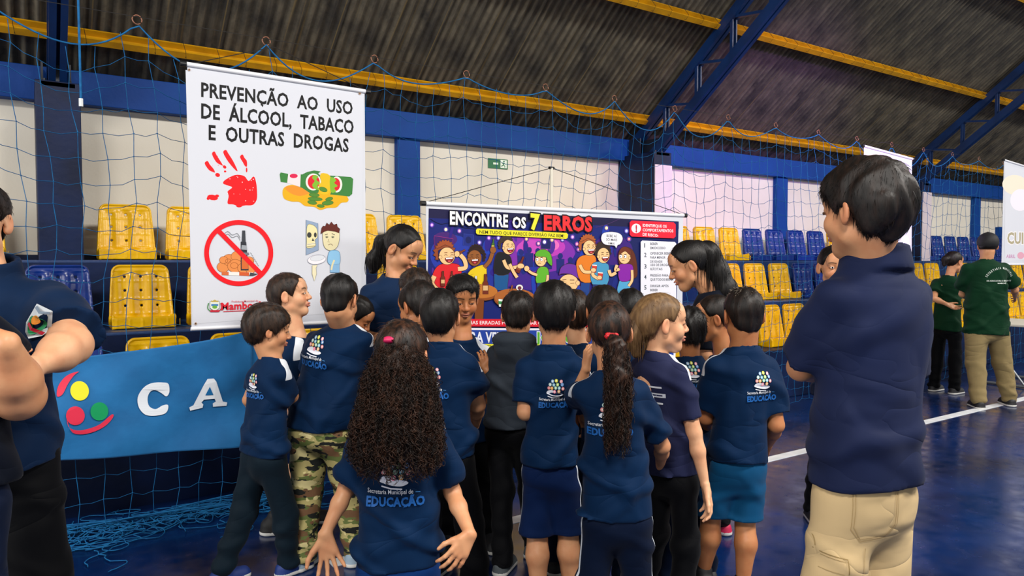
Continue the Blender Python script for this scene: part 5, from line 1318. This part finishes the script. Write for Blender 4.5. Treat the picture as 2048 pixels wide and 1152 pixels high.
# --- banner 2, the game board
Y2 = 3.95; a = unp(852, 407, Y=Y2); bq = unp(1366, 431, Y=Y2); zb_ = .82
t = banner('game_banner', 'wide cartoon game banner reading ENCONTRE OS 7 ERROS on a white rod', Y2, a[0], bq[0], zb_, a[2], a[2]-bq[2])
T2_ = plane(Y2); A = Art(T2_)
def q2(fx, v): return (857+(1357-857)*fx, v)
A.poly([(857, 417), (1357, 443), (1348, 790), (852, 790)], '#101f6e')
A.poly([(857, 417), (1357, 443), (1357, 458), (857, 436)], '#171540')
A.poly([(1258, 440), (1357, 444), (1350, 640), (1256, 640)], '#0e1a58')
for x, y, rx, ry, col in ((1060, 520, 105, 60, '#3d1f86'), (1075, 505, 75, 40, '#7a2aa4'), (1085, 492, 45, 22, '#b53ab2'), (1062, 500, 30, 20, '#c046b4'), (1100, 490, 18, 12, '#e06ab8'), (1225, 500, 40, 30, '#3a1c78'), (905, 510, 45, 40, '#2337a0'), (985, 530, 30, 50, '#1f2f94'), (1180, 540, 40, 50, '#251c80'), (890, 478, 24, 14, '#431f6e')): A.ell(x, y, rx, ry, col, 3, 30)
for k in range(60):
    x, y = r_.uniform(862, 1255), r_.uniform(455, 620); A.ell(x, y, r_.uniform(2, 9), r_.uniform(6, 26), ['#142478', '#1e2f9c', '#281a80', '#0f1b62', '#4a2490', '#1b3aa8'][k % 6], r_.uniform(-15, 15), 12)
for x, y, h_ in ((1042, 505, 30), (1058, 500, 34), (1075, 502, 32), (1096, 508, 30), (1120, 512, 34), (1140, 520, 30)): A.ell(x, y, 5, 6, '#1a2270', 0, 12); A.poly([(x-8, y+6), (x+8, y+6), (x+7, y+h_), (x-7, y+h_)], '#1a2270')
A.poly([(1082, 474), (1102, 476), (1100, 498), (1081, 497)], '#151a5a', 0, '#7c3f9a', 1); A.poly([(927, 468), (946, 470), (946, 492), (926, 490)], '#1a2a7e', 0, '#33429a', 1); A.ell(936, 480, 6, 7, '#101a58', 0, 14)
A.poly([(868, 472), (905, 478), (903, 500), (868, 496)], '#3b1a66', 0, '#9a2b78', 1)
A.stroke([(860, 438), (880, 448), (900, 446), (925, 455), (950, 458), (1000, 466)], .9, '#0b0e2c', smooth=4); A.stroke([(1190, 455), (1215, 448), (1240, 437)], .9, '#4c2f66', smooth=3)
for x, y, c1 in ((863, 450, '#c07af0'), (891, 459, '#fdf0c0'), (918, 462, '#e98ad8'), (977, 476, '#d27aec'), (996, 476, '#a99af4'), (958, 485, '#b9a6f2'), (1212, 456, '#ffe6a0'), (1252, 462, '#a9b2ff'), (1153, 488, '#e86ab0'), (1144, 474, '#d78ae8'), (1257, 478, '#e8565e'), (1124, 479, '#b8aaf8'), (1076, 487, '#f08ab8'), (1052, 478, '#ffb060'), (1103, 480, '#ffc070'), (1088, 484, '#ffffff'), (1156, 499, '#c65ab0')):
    A.ell(x, y, 5, 5.4, '#4a3a9a', 0, 14); A.ell(x, y, 3, 3.4, c1, 0, 12); A.ell(x, y, 1.4, 1.6, '#fff8ea', 0, 8)
SK, SK2, SO = '#f0c28a', '#8f5526', '#3b2117'
def limb(P_, w, col): A.stroke(P_, w+1.6, SO, smooth=5); A.stroke(P_, w, col, smooth=5)
def bottle(x, y, h_, ang, col='#6e2a18', lab='#d8b07a'):
    a_ = R(ang); ca, sa = math.sin(a_), -math.cos(a_); px_, py_ = -sa, ca
    def q(l, w): return (x+ca*l*h_+px_*w*h_, y+sa*l*h_+py_*w*h_)
    A.poly([q(0, -.13), q(0, .13), q(.55, .13), q(.68, .055), q(1, .05), q(1, -.05), q(.68, -.055), q(.55, -.13)], col, 0, '#2a100c', .7); A.poly([q(.18, -.12), q(.18, .12), q(.42, .12), q(.42, -.12)], lab)
def face(x, y, rx, ry, col, mouth='open', hair='#6a3a1e', ang=0, look=0):
    A.ell(x, y, rx, ry, col, ang, 24, SO, .9)
    A.ell(x+rx*.85*(-1 if look >= 0 else 1), y+ry*.15, rx*.2, ry*.2, col, 0, 12, SO, .6)
    ex = look*rx*.25
    if mouth == 'open':
        A.poly([(x-rx*.45+ex, y+ry*.25), (x+rx*.55+ex, y+ry*.18), (x+rx*.42+ex, y+ry*.62), (x+ex, y+ry*.78), (x-rx*.35+ex, y+ry*.6)], '#7c1a1c', 3, SO, .6); A.stroke([(x-rx*.38+ex, y+ry*.30), (x+rx*.48+ex, y+ry*.25)], ry*.16, '#ffffff'); A.ell(x+ex+.05*rx, y+ry*.60, rx*.2, ry*.10, '#d9575c', 0, 10)
    elif mouth == 'flat': A.stroke([(x-rx*.25+ex, y+ry*.5), (x+rx*.25+ex, y+ry*.5)], .9, SO)
    else: A.stroke([(x-rx*.25+ex, y+ry*.55), (x+ex, y+ry*.48), (x+rx*.25+ex, y+ry*.55)], .9, SO, smooth=3)
    for s_ in (-1, 1):
        if mouth in ('open', 'flat'): A.stroke([(x+s_*rx*.4-rx*.2+ex, y-ry*.05), (x+s_*rx*.4+ex, y-ry*.18), (x+s_*rx*.4+rx*.2+ex, y-ry*.05)], 1, SO, smooth=3)
        else: A.ell(x+s_*rx*.38+ex, y-ry*.08, rx*.24, ry*.24, '#ffffff', 0, 14, SO, .5); A.ell(x+s_*rx*.38+ex*1.4, y-ry*.05, rx*.09, ry*.1, '#1a1210', 0, 8)
        A.stroke([(x+s_*rx*.4-rx*.2+ex, y-ry*.38), (x+s_*rx*.4+rx*.2+ex, y-ry*.42)], 1.3, hair)
    A.ell(x+ex+rx*.1, y+ry*.12, rx*.09, ry*.09, '#d99a66', 0, 8)
def mop(x, y, r1, col, n=11, a0=150, a1=395, dr=.35):
    P_ = []
    for k in range(n*2+1):
        a_ = R(a0+(a1-a0)*k/(n*2)); rr = r1*(1+dr*(k % 2)); P_.append((x+rr*math.cos(a_), y+rr*math.sin(a_)))
    A.poly(P_+[(x+r1*.75, y-r1*.25), (x, y-r1*.55), (x-r1*.7, y-r1*.2)], col, 0, SO, .8)
# red tee drinker
A.poly([(864, 552), (872, 535), (885, 528), (912, 528), (922, 540), (918, 575), (914, 600), (868, 600), (868, 565)], '#d8202a', 3, SO, .9)
limb([(868, 552), (863, 566), (872, 578), (884, 582)], 9, SK); limb([(915, 538), (930, 535), (928, 520), (918, 508)], 8, SK); mop(888, 505, 19, '#8e4424', 10, 130, 375, .22); face(893, 512, 15.5, 17, SK, 'open', '#6a3018', 0, 1); mop(889, 498, 16, '#9c4c28', 8, 185, 345, .2); bottle(908, 511, 24, 62, '#7c3a1e', '#8f4a26'); A.ell(913, 508, 5, 6, SK, 0, 12, SO, .6)
# yellow tee
A.poly([(934, 550), (945, 537), (968, 530), (972, 545), (970, 575), (938, 570)], '#e3c41d', 3, SO, .9); limb([(967, 535), (978, 522), (984, 505)], 7, SK2); mop(952, 512, 17, '#241410', 12, 150, 400, .12); face(948, 516, 13.5, 15.5, SK2, 'open', '#1a0e08', 0, 0); mop(951, 503, 13, '#241410', 8, 185, 355, .15); bottle(984, 500, 22, 5, '#3d6a2a', '#d8c25a'); A.ell(985, 500, 6, 6.5, SK2, 0, 12, SO, .6)
# black tee, bottle handed over
A.poly([(987, 548), (1016, 549), (1013, 580), (988, 580)], '#17538c', 0, SO, .8); A.poly([(991, 510), (1003, 505), (1018, 512), (1022, 530), (1014, 548), (988, 546)], '#16171c', 3, SO, .9)
limb([(1006, 520), (1014, 535), (1032, 534), (1042, 530)], 6.5, SK); limb([(1018, 528), (1026, 544), (1033, 555)], 6, SK); mop(1010, 489, 14, '#3a3029', 9, 140, 350, .12); face(1016, 494, 12, 14.5, SK, 'open', '#2a1c14', 0, 1); mop(1011, 484, 12, '#3a3029', 7, 180, 350, .15); bottle(1033, 545, 34, 22, '#6e2418', '#8f4a26'); A.ell(1040, 532, 7, 5, SK, 0, 12, SO, .6)
# green cap boy
A.poly([(1072, 545), (1078, 535), (1092, 535), (1096, 548), (1093, 566), (1072, 566)], '#5fae2c', 3, SO, .9); A.poly([(1073, 566), (1093, 566), (1090, 585), (1073, 585)], '#1c3f74', 0, SO, .7); limb([(1073, 550), (1062, 546), (1054, 540)], 5, SK); A.ell(1052, 537, 5, 5.5, SK, 0, 12, SO, .6); limb([(1094, 550), (1093, 562), (1088, 572)], 5, SK)
face(1080, 520, 11, 12.5, SK, 'x', '#5a3a1e', 0, -1); A.poly([(1070, 512), (1073, 503), (1086, 499), (1098, 506), (1102, 518), (1102, 531), (1094, 524), (1090, 514)], '#58a82a', 4, SO, .8)
# sad boy in the purple cap
A.poly([(1140, 580), (1150, 570), (1162, 576), (1166, 600), (1140, 605)], '#263a9c', 3, SO, .8); A.ell(1136, 566, 19, 17, SK, 0, 22, SO, .9); A.ell(1154, 566, 4, 5, SK, 0, 12, SO, .6); A.stroke([(1123, 560), (1131, 559)], 1.4, SO); A.stroke([(1138, 560), (1147, 560)], 1.4, SO); A.stroke([(1124, 566), (1131, 567)], 1, SO); A.stroke([(1139, 567), (1147, 566)], 1, SO); A.stroke([(1126, 577), (1134, 576)], 1, SO)
A.poly([(1117, 549), (1121, 535), (1134, 528), (1150, 531), (1159, 544), (1166, 558), (1156, 557), (1140, 548), (1122, 547)], '#6b2f9e', 4, SO, .9)
# orange and blue tees with cups
A.poly([(1160, 565), (1178, 566), (1176, 600), (1160, 600)], '#1d3f86', 0, SO, .7); A.poly([(1151, 530), (1158, 514), (1176, 510), (1190, 516), (1186, 560), (1160, 562)], '#dd7a22', 3, SO, .9); mop(1173, 491, 16, '#a9582a', 9, 140, 370, .15); face(1177, 496, 12.5, 15, SK, 'open', '#7a3a1a', 0, 1); mop(1174, 484, 14, '#a9582a', 8, 182, 350, .2)
A.poly([(1180, 535), (1190, 524), (1208, 526), (1216, 534), (1212, 570), (1183, 568)], '#4493bd', 3, SO, .9); A.poly([(1184, 569), (1211, 570), (1208, 600), (1184, 600)], '#18306a', 0, SO, .7); mop(1204, 505, 15, '#33261f', 9, 140, 380, .14); face(1205, 511, 12, 15, SK, 'open', '#2a1a12', 0, 1); mop(1204, 497, 13, '#33261f', 8, 185, 352, .18)
limb([(1158, 530), (1166, 543), (1182, 544)], 6, SK); limb([(1186, 540), (1184, 550), (1196, 558)], 6, SK)
for x, y in ((1186, 537), (1198, 552)): A.poly([(x-4, y-8), (x+6, y-7), (x+4, y+8), (x-3, y+8)], '#cf3a2c', 0, SO, .7); A.poly([(x-4, y-8), (x+6, y-7), (x+6, y-5), (x-4, y-6)], '#f4ece6'); A.ell(x-1, y+3, 5, 4, SK, 0, 12, SO, .6)
# girl in purple
A.poly([(1236, 505), (1246, 494), (1262, 500), (1270, 520), (1272, 550), (1262, 555), (1255, 530), (1238, 530)], '#5e2a18', 4, SO, .9); A.poly([(1237, 562), (1258, 562), (1252, 605), (1232, 605)], '#4fa0cc', 3, SO, .8); A.poly([(1236, 532), (1246, 528), (1262, 530), (1264, 546), (1256, 561), (1237, 560)], '#8420a0', 3, SO, .9); face(1247, 514, 11.5, 13.5, SK, 'x', '#4a2214', 0, -1); A.poly([(1235, 510), (1240, 497), (1250, 494), (1260, 502), (1258, 510), (1248, 502)], '#6a301c', 3, SO, .6)
limb([(1237, 538), (1229, 540), (1232, 530)], 5.5, SK); limb([(1262, 540), (1262, 560), (1255, 572)], 5, SK); limb([(1216, 540), (1220, 550), (1230, 545)], 6, SK)
# tables and bottles
A.ell(960, 585, 34, 16, '#8d4a1c', 2, 30, SO, 1); A.ell(960, 582, 33, 14, '#b9702c', 2, 30); A.ell(1028, 598, 42, 20, '#8d4a1c', 2, 30, SO, 1); A.ell(1028, 595, 41, 18, '#a8602a', 2, 30); A.poly([(948, 598), (966, 600), (964, 640), (948, 638)], '#7a3f18', 0, SO, .8); A.poly([(1015, 612), (1045, 614), (1040, 640), (1018, 640)], '#7a3f18', 0, SO, .8)
bottle(884, 572, 30, 0); bottle(902, 560, 18, 0); bottle(950, 588, 36, 0, '#d6dae6', '#3058b0'); bottle(969, 588, 40, 0); bottle(1018, 592, 22, 12, '#9a4f20'); A.ell(1037, 575, 7, 6, '#e4e2e2', 0, 14, SO, .6); A.ell(1037, 576, 4, 4, '#6e2a3a', 0, 10); A.poly([(995, 598), (1007, 599), (1006, 614), (996, 613)], '#e8efe6', 0, SO, .6); A.poly([(995, 602), (1007, 603), (1007, 609), (995, 608)], '#2f8a4a')
# headline
A.text('ENCONTRE', (898, 448), (1014, 454), 25, '#ecebf0', .04, '#0c0a18', .06); A.text('OS', (1023, 455), (1050, 456), 21, '#ecebf0', .04, '#0c0a18', .06); A.text('7', (1059, 457), (1078, 459), 29, '#e4e03a', .06, '#0c0a18', .07); A.text('ERROS', (1086, 459), (1182, 462), 28, '#ee2f34', .045, '#14060c', .07)
A.poly([(953, 457), (1131, 466), (1134, 469), (1133, 476), (1130, 478), (953, 469), (950, 466), (950, 460)], '#e2da2c'); A.text('NEM TUDO QUE PARECE DIVERSÃO FAZ BEM!', (957, 467), (1126, 475), 6.6, '#2a2a10', .012)
A.poly([(1201, 472), (1206, 466), (1222, 464), (1238, 468), (1243, 478), (1238, 488), (1233, 490), (1230, 496), (1226, 491), (1208, 489), (1201, 481)], '#e8e8ee', 3, '#2a2440', .8); A.text('BEBE AÍ', (1211, 474), (1231, 475), 5, '#30303a', .01); A.text('SÓ MAIS', (1210, 481.5), (1232, 482.5), 5, '#30303a', .01); A.text('UMA!', (1214, 489), (1227, 489.5), 4.6, '#30303a', .01)
def rr(x0, y0, x1, y1, dy, col, r1=4):
    def sk(x, y): return (x, y+dy*(x-x0)/(x1-x0))
    A.poly([sk(x0+r1, y0), sk(x1-r1, y0), sk(x1, y0+r1), sk(x1, y1-r1), sk(x1-r1, y1), sk(x0+r1, y1), sk(x0, y1-r1), sk(x0, y0+r1)], col)
rr(1257, 441, 1349, 473, 4, '#e61e36'); A.ell(1270, 457, 9.5, 9.5, '#f3eef2', 0, 22); A.text('!', (1268.6, 464), (1271.8, 464), 13, '#c21a32', .06)
for k, s_ in enumerate(('IDENTIFIQUE OS', 'COMPORTAMENTOS', 'DE RISCO:')): A.text(s_, (1283, 453.5+k*9), (1283+(48, 61, 31)[k], 455.5+k*9.2), 5.6, '#f6dfe4', .03)
rr(1279, 481, 1350, 700, 3, '#e4e4ee', 3)
items = [(490, '1', ('BEBER', 'EM EXCESSO')), (509, '2', ('OFERECER BEBIDA', 'PARA MENOR', 'DE IDADE')), (532, '3', ('USO DE DROGAS', 'ILÍCITAS')), (553, '4', ('PRESSÃO PARA', 'QUE TODOS BEBAM')), (574, '5', ('DIRIGIR APÓS', 'BEBER')), (596, '6', ('BRIGAS E', 'VIOLÊNCIA')), (618, '7', ('BEBER PARA', 'SE ENTURMAR'))]
for y, n_, ls in items:
    A.text(n_, (1286, y+5), (1290.5 if n_ != '1' else 1287.8, y+5), 8.5, '#3c4450', .02)
    for j, s_ in enumerate(ls): A.text(s_, (1298, y+j*8.2), (1298+len(s_)*3.05, y+j*8.2), 4.6, '#4a4e58', .02)
# footers
A.poly([(855, 637), (1352, 640), (1350, 655), (855, 652)], '#d81c2e'); A.text('ESCOLHAS ERRADAS PODEM ACABAR COM SEUS SONHOS E PÔR SUA VIDA EM RISCO', (905, 648), (1250, 650), 7, '#f2e9ec', .015)
A.poly([(857, 655), (1350, 658), (1346, 790), (855, 790)], '#e9e9f2'); A.poly([(861, 659), (1346, 662), (1342, 786), (859, 786)], '#20419e')
A.text('PARA VENCER O', (915, 684), (1060, 685), 21, '#e2e6f4', .03, '#132a74', .05); A.text('JOGO', (1068, 685), (1150, 686), 21, '#58a82a', .03, '#e8ecf4', .05); A.text('DIGA NÃO!', (1160, 686), (1300, 687), 21, '#e2e6f4', .03, '#132a74', .05)
A.poly([(890, 687), (1160, 689), (1160, 699), (890, 697)], '#dcd92c'); A.text('VOCÊ TEM O PODER DE ESCOLHER', (905, 695.5), (1100, 696.5), 6.4, '#23301c', .015)
put_art(t, A, Y2)
# the stand behind it and the strings
ap = unp(1103, 336, Y=Y2+.04); a = unp(850, 405, Y=Y2); bq2 = unp(1368, 430, Y=Y2)
b = MB(); o = np.array(t.location); b.tube([tuple(np.array((ap[0], Y2+.04, .0))-o), tuple(np.array((ap[0], Y2+.04, ap[2]-.5))-o)], .016, 10); b.tube([tuple(np.array((ap[0], Y2+.04, ap[2]-.5))-o), tuple(np.array((ap[0], Y2+.04, ap[2]))-o)], .0115, 10); b.build('stand_pole', mat('cream_pole', '#d9d4c4', .5), t, True)
b = MB(); b.tube([tuple(ap-o+np.array((-.02, 0, 0))), tuple(ap-o+np.array((.02, 0, 0)))], .010, 8); b.build('pole_hook', M_cap, t)
for s_ in (0, 1, 2, 3):
    an_ = R(45+90*s_); b = MB(); b.bar(tuple(np.array((ap[0], Y2+.04, .32))-o), tuple(np.array((ap[0]+.32*math.cos(an_), Y2+.04+.32*math.sin(an_), .012))-o), .018, .018); b.build('stand_foot', M_cap, t)
string(t, [(a[0], Y2, a[2]), tuple(ap)]); string(t, [tuple(ap), (bq2[0], Y2, bq2[2])])
# --- banners far right
for k, (u0, v0, u1, v1, vb, lab) in enumerate(((1728, 292, 1824, 318, 640, 'tall pale banner behind the head of the tall man in the polo shirt'), (2008, 320, 2090, 345, 529, 'pale printed banner with large grey letters cut by the right edge'))):
    Yk = 4.28; a = unp(u0, v0, Y=Yk); bb_ = unp(u1, v1, Y=Yk); c = unp(u0, vb, Y=Yk)
    t = banner('pale_banner', lab, Yk, a[0], bb_[0], c[2], a[2], a[2]-bb_[2])
    A = Art(plane(Yk), step=.0001)
    A.poly([(u0+1, v0+8), (u1-1, v1+6), (u1-1, v1+(vb-v0)*.82), (u0+1, vb-6)], '#d2d5de')
    if k == 0:
        for x, y, rx, ry, cl in ((1745, 312, 16, 8, '#e2d6bd'), (1775, 325, 24, 7, '#e6d3b4'), (1805, 345, 14, 14, '#e4d9cd'), (1800, 420, 16, 26, '#e6e3ea'), (1808, 500, 10, 30, '#dfe3ee')): A.ell(x, y, rx, ry, cl, 8, 20)
        A.text('SAÚDE', (1735, 520), (1815, 520), 22, '#b9bcc4', .02)
    else:
        for x, y, rx, ry, cl in ((2030, 370, 26, 20, '#efe0cd'), (2040, 400, 20, 22, '#e9e4ee')): A.ell(x, y, rx, ry, cl, 8, 20)
        A.text('CUIDAR', (2014, 487), (2086, 487), 22, '#a9a184', .035, '#e8e6ea', .06); A.text('ABRIL', (2012, 516), (2030, 516), 7, '#c28ab4', .02); A.ell(2041, 511, 7, 7, '#d9a0b4', 0, 14)
    put_art(t, A, Yk)
    m_ = (np.array((a[0], Yk, a[2]))+np.array((bb_[0], Yk, bb_[2])))/2+np.array((0, 0, .12)); string(t, [(a[0], Yk, a[2]), tuple(m_)]); string(t, [tuple(m_), (bb_[0], Yk, bb_[2])])
# --- the blue cloth with letters
Yc = 4.325
xr_ = unp(500, 665, Y=Yc)[0]; xl_ = -.95
def ctop(x): return 1.085-.02*((xr_-x)/1.0)-.085*math.sin(math.pi*min(max((xr_-x)/(xr_-xl_), 0), 1))**.8
def cbot(x): return .405+.065*min((xr_-x), 1.0)
def cfold(x, z):
    tt = (xr_-x)
    return .022*math.sin(3.2*(z*2.2+x*1.3))+.016*math.sin(11*z+4.5*tt)*math.exp(-.5*tt)+.010*math.sin(9*x+3*z)+.009*math.sin(17*(z-.55*x))
V = []; F = []; nx_, nz_ = 160, 60
for i in range(nx_+1):
    x = xl_+(xr_-xl_)*i/nx_
    for j in range(nz_+1):
        z = cbot(x)+(ctop(x)-cbot(x))*j/nz_; V.append((x-xl_, cfold(x, z), z-.4))
F = [(i*(nz_+1)+j, (i+1)*(nz_+1)+j, (i+1)*(nz_+1)+j+1, i*(nz_+1)+j+1) for i in range(nx_) for j in range(nz_)]
t = empty('cloth_banner', (xl_, Yc, .4), label='blue cloth banner with white letters C A tied low on the net', cat='banner')
M_cl = mat('sky_blue_cloth', '#1b6ba6', .75, '#175f97', 5, bs=.35, bscale=16, spec=.3, sheen=.2)
o = link('cloth', mesh('cloth', V, F, M_cl, True), t); md = o.modifiers.new('thickness', 'SOLIDIFY'); md.thickness = .003
# a hanging flap folded back at the right end
V = []; 
for i in range(9):
    for j in range(25): V.append((xr_-xl_+.0+.10*i/8, .01+.035*i/8+.008*math.sin(j*.5), .4*0+(cbot(xr_)+(ctop(xr_)+.01-cbot(xr_))*j/24)-.4+.0*i-(.0 if j > 20 else .30*(i/8)*0)))
F = [(i*25+j, (i+1)*25+j, (i+1)*25+j+1, i*25+j+1) for i in range(8) for j in range(24)]
o = link('flap', mesh('flap', V, F, M_cl, True), t); md = o.modifiers.new('thickness', 'SOLIDIFY'); md.thickness = .003
WL = '#dfe6ee'
def patch(name, fn):
    A = Art(plane(Yc), step=.0001); fn(A); V, F, K = A.data()
    link(name, art_mesh(name, np.array([(x-xl_, cfold(x, z)-.007-l, z-.4) for x, z, l in V]), F, K), t)
patch('letter', lambda A: A.poly([(338, 769), (327, 766), (305, 767), (288, 776), (276, 795), (278, 815), (290, 829), (308, 832), (328, 829), (336, 822), (337, 811), (326, 812), (312, 819), (299, 813), (296, 797), (302, 784), (313, 782), (325, 788), (334, 794), (340, 785)], WL, 4))
def let_a(A):
    A.poly([(414, 757), (426, 756), (431, 762), (447, 804), (456, 806), (455, 813), (428, 815), (427, 808), (433, 804), (430, 798), (409, 800), (404, 806), (408, 810), (407, 817), (382, 823), (380, 816), (388, 812), (407, 770)], WL, 0)
    A.poly([(419, 773), (411, 791), (427, 790)], '#1a68a3', 0)
patch('letter', let_a)
for x, y, r1, cl in ((159, 781, 18.5, '#d8d51e'), (150, 829, 18.5, '#d8304c'), (198, 821, 18, '#12965a')): patch('round_patch', lambda A: A.ell(x, y, r1, r1, cl, 0, 34))
patch('curved_patch', lambda A: A.poly([(158, 744), (148, 752), (136, 768), (125, 788), (114, 792), (116, 774), (128, 757), (142, 748)], '#d8304c', 4)); patch('curved_patch', lambda A: A.poly([(132, 828), (136, 850), (152, 858), (172, 856), (198, 847), (222, 828), (226, 832), (212, 848), (190, 860), (165, 866), (145, 863), (136, 846)], '#d8304c', 3))
for x in (xr_-.02, xr_-.9, xl_+.1):
    b = MB(); z = ctop(x); b.tube([(x-xl_, .0, z-.4-.01), (x-xl_+.02, .06, z-.4+.03), (x-xl_-.01, .1, z-.4+.02)], .004, 5); b.build('tie', M_cord, t)
# ------------------------------------------------------------------ table and chair beside the people in green
fx = unp(1925, 760, Z=0); tb = empty('folding_table', (fx[0]-.1, 4.05, 0), 0, label='white folding table with a grey tube frame beside the woman in green', cat='table')
b = MB(); b.box((-.05, -.40, .72), (.95, .15, .75)); b.build('tabletop', mat('white_table_top', '#d5d2c4', .4), tb, bevel=.008)
for x in (.05, .85):
    b = MB(); b.tube([(x, -.42, .02), (x, .12, .02)], .016, 8); b.tube([(x, -.15, .02), (x, -.15, .72)], .016, 8); b.tube([(x, -.38, .02), (x, -.1, .40)], .012, 8); b.build('leg', mat('grey_tube', '#7b7f84', .4, metal=.4), tb, True)
cx_ = unp(1918, 745, Z=0); ch = empty('plastic_chair', (cx_[0]+.55, 3.35, 0), R(10), label='blue plastic chair behind the white folding table at the right', cat='chair')
MBl = mat('blue_chair_plastic', '#0d3f9a', .3)
for x in (-.19, .19):
    for y in (-.2, .2):
        b = MB(); b.bar((x, y, .43), (x*1.2, y*1.2, 0), .045, .035); b.build('leg', MBl, ch, bevel=.006)
b = MB(); b.box((-.22, -.22, .42), (.22, .22, .45)); b.build('seat', MBl, ch, bevel=.012)
b = MB()
for k in range(5): b.bar((-.16+.08*k, -.21, .46), (-.15+.075*k, -.30, .84), .05, .012, (0, 1, 0))
b.bar((-.2, -.30, .84), (.2, -.30, .84), .05, .03); b.build('backrest', MBl, ch, bevel=.005)
for x in (-.24, .24):
    b = MB(); b.bar((x, -.26, .64), (x, .15, .64), .045, .03); b.bar((x, .15, .63), (x, .2, .42), .04, .03); b.build('armrest', MBl, ch, bevel=.006)
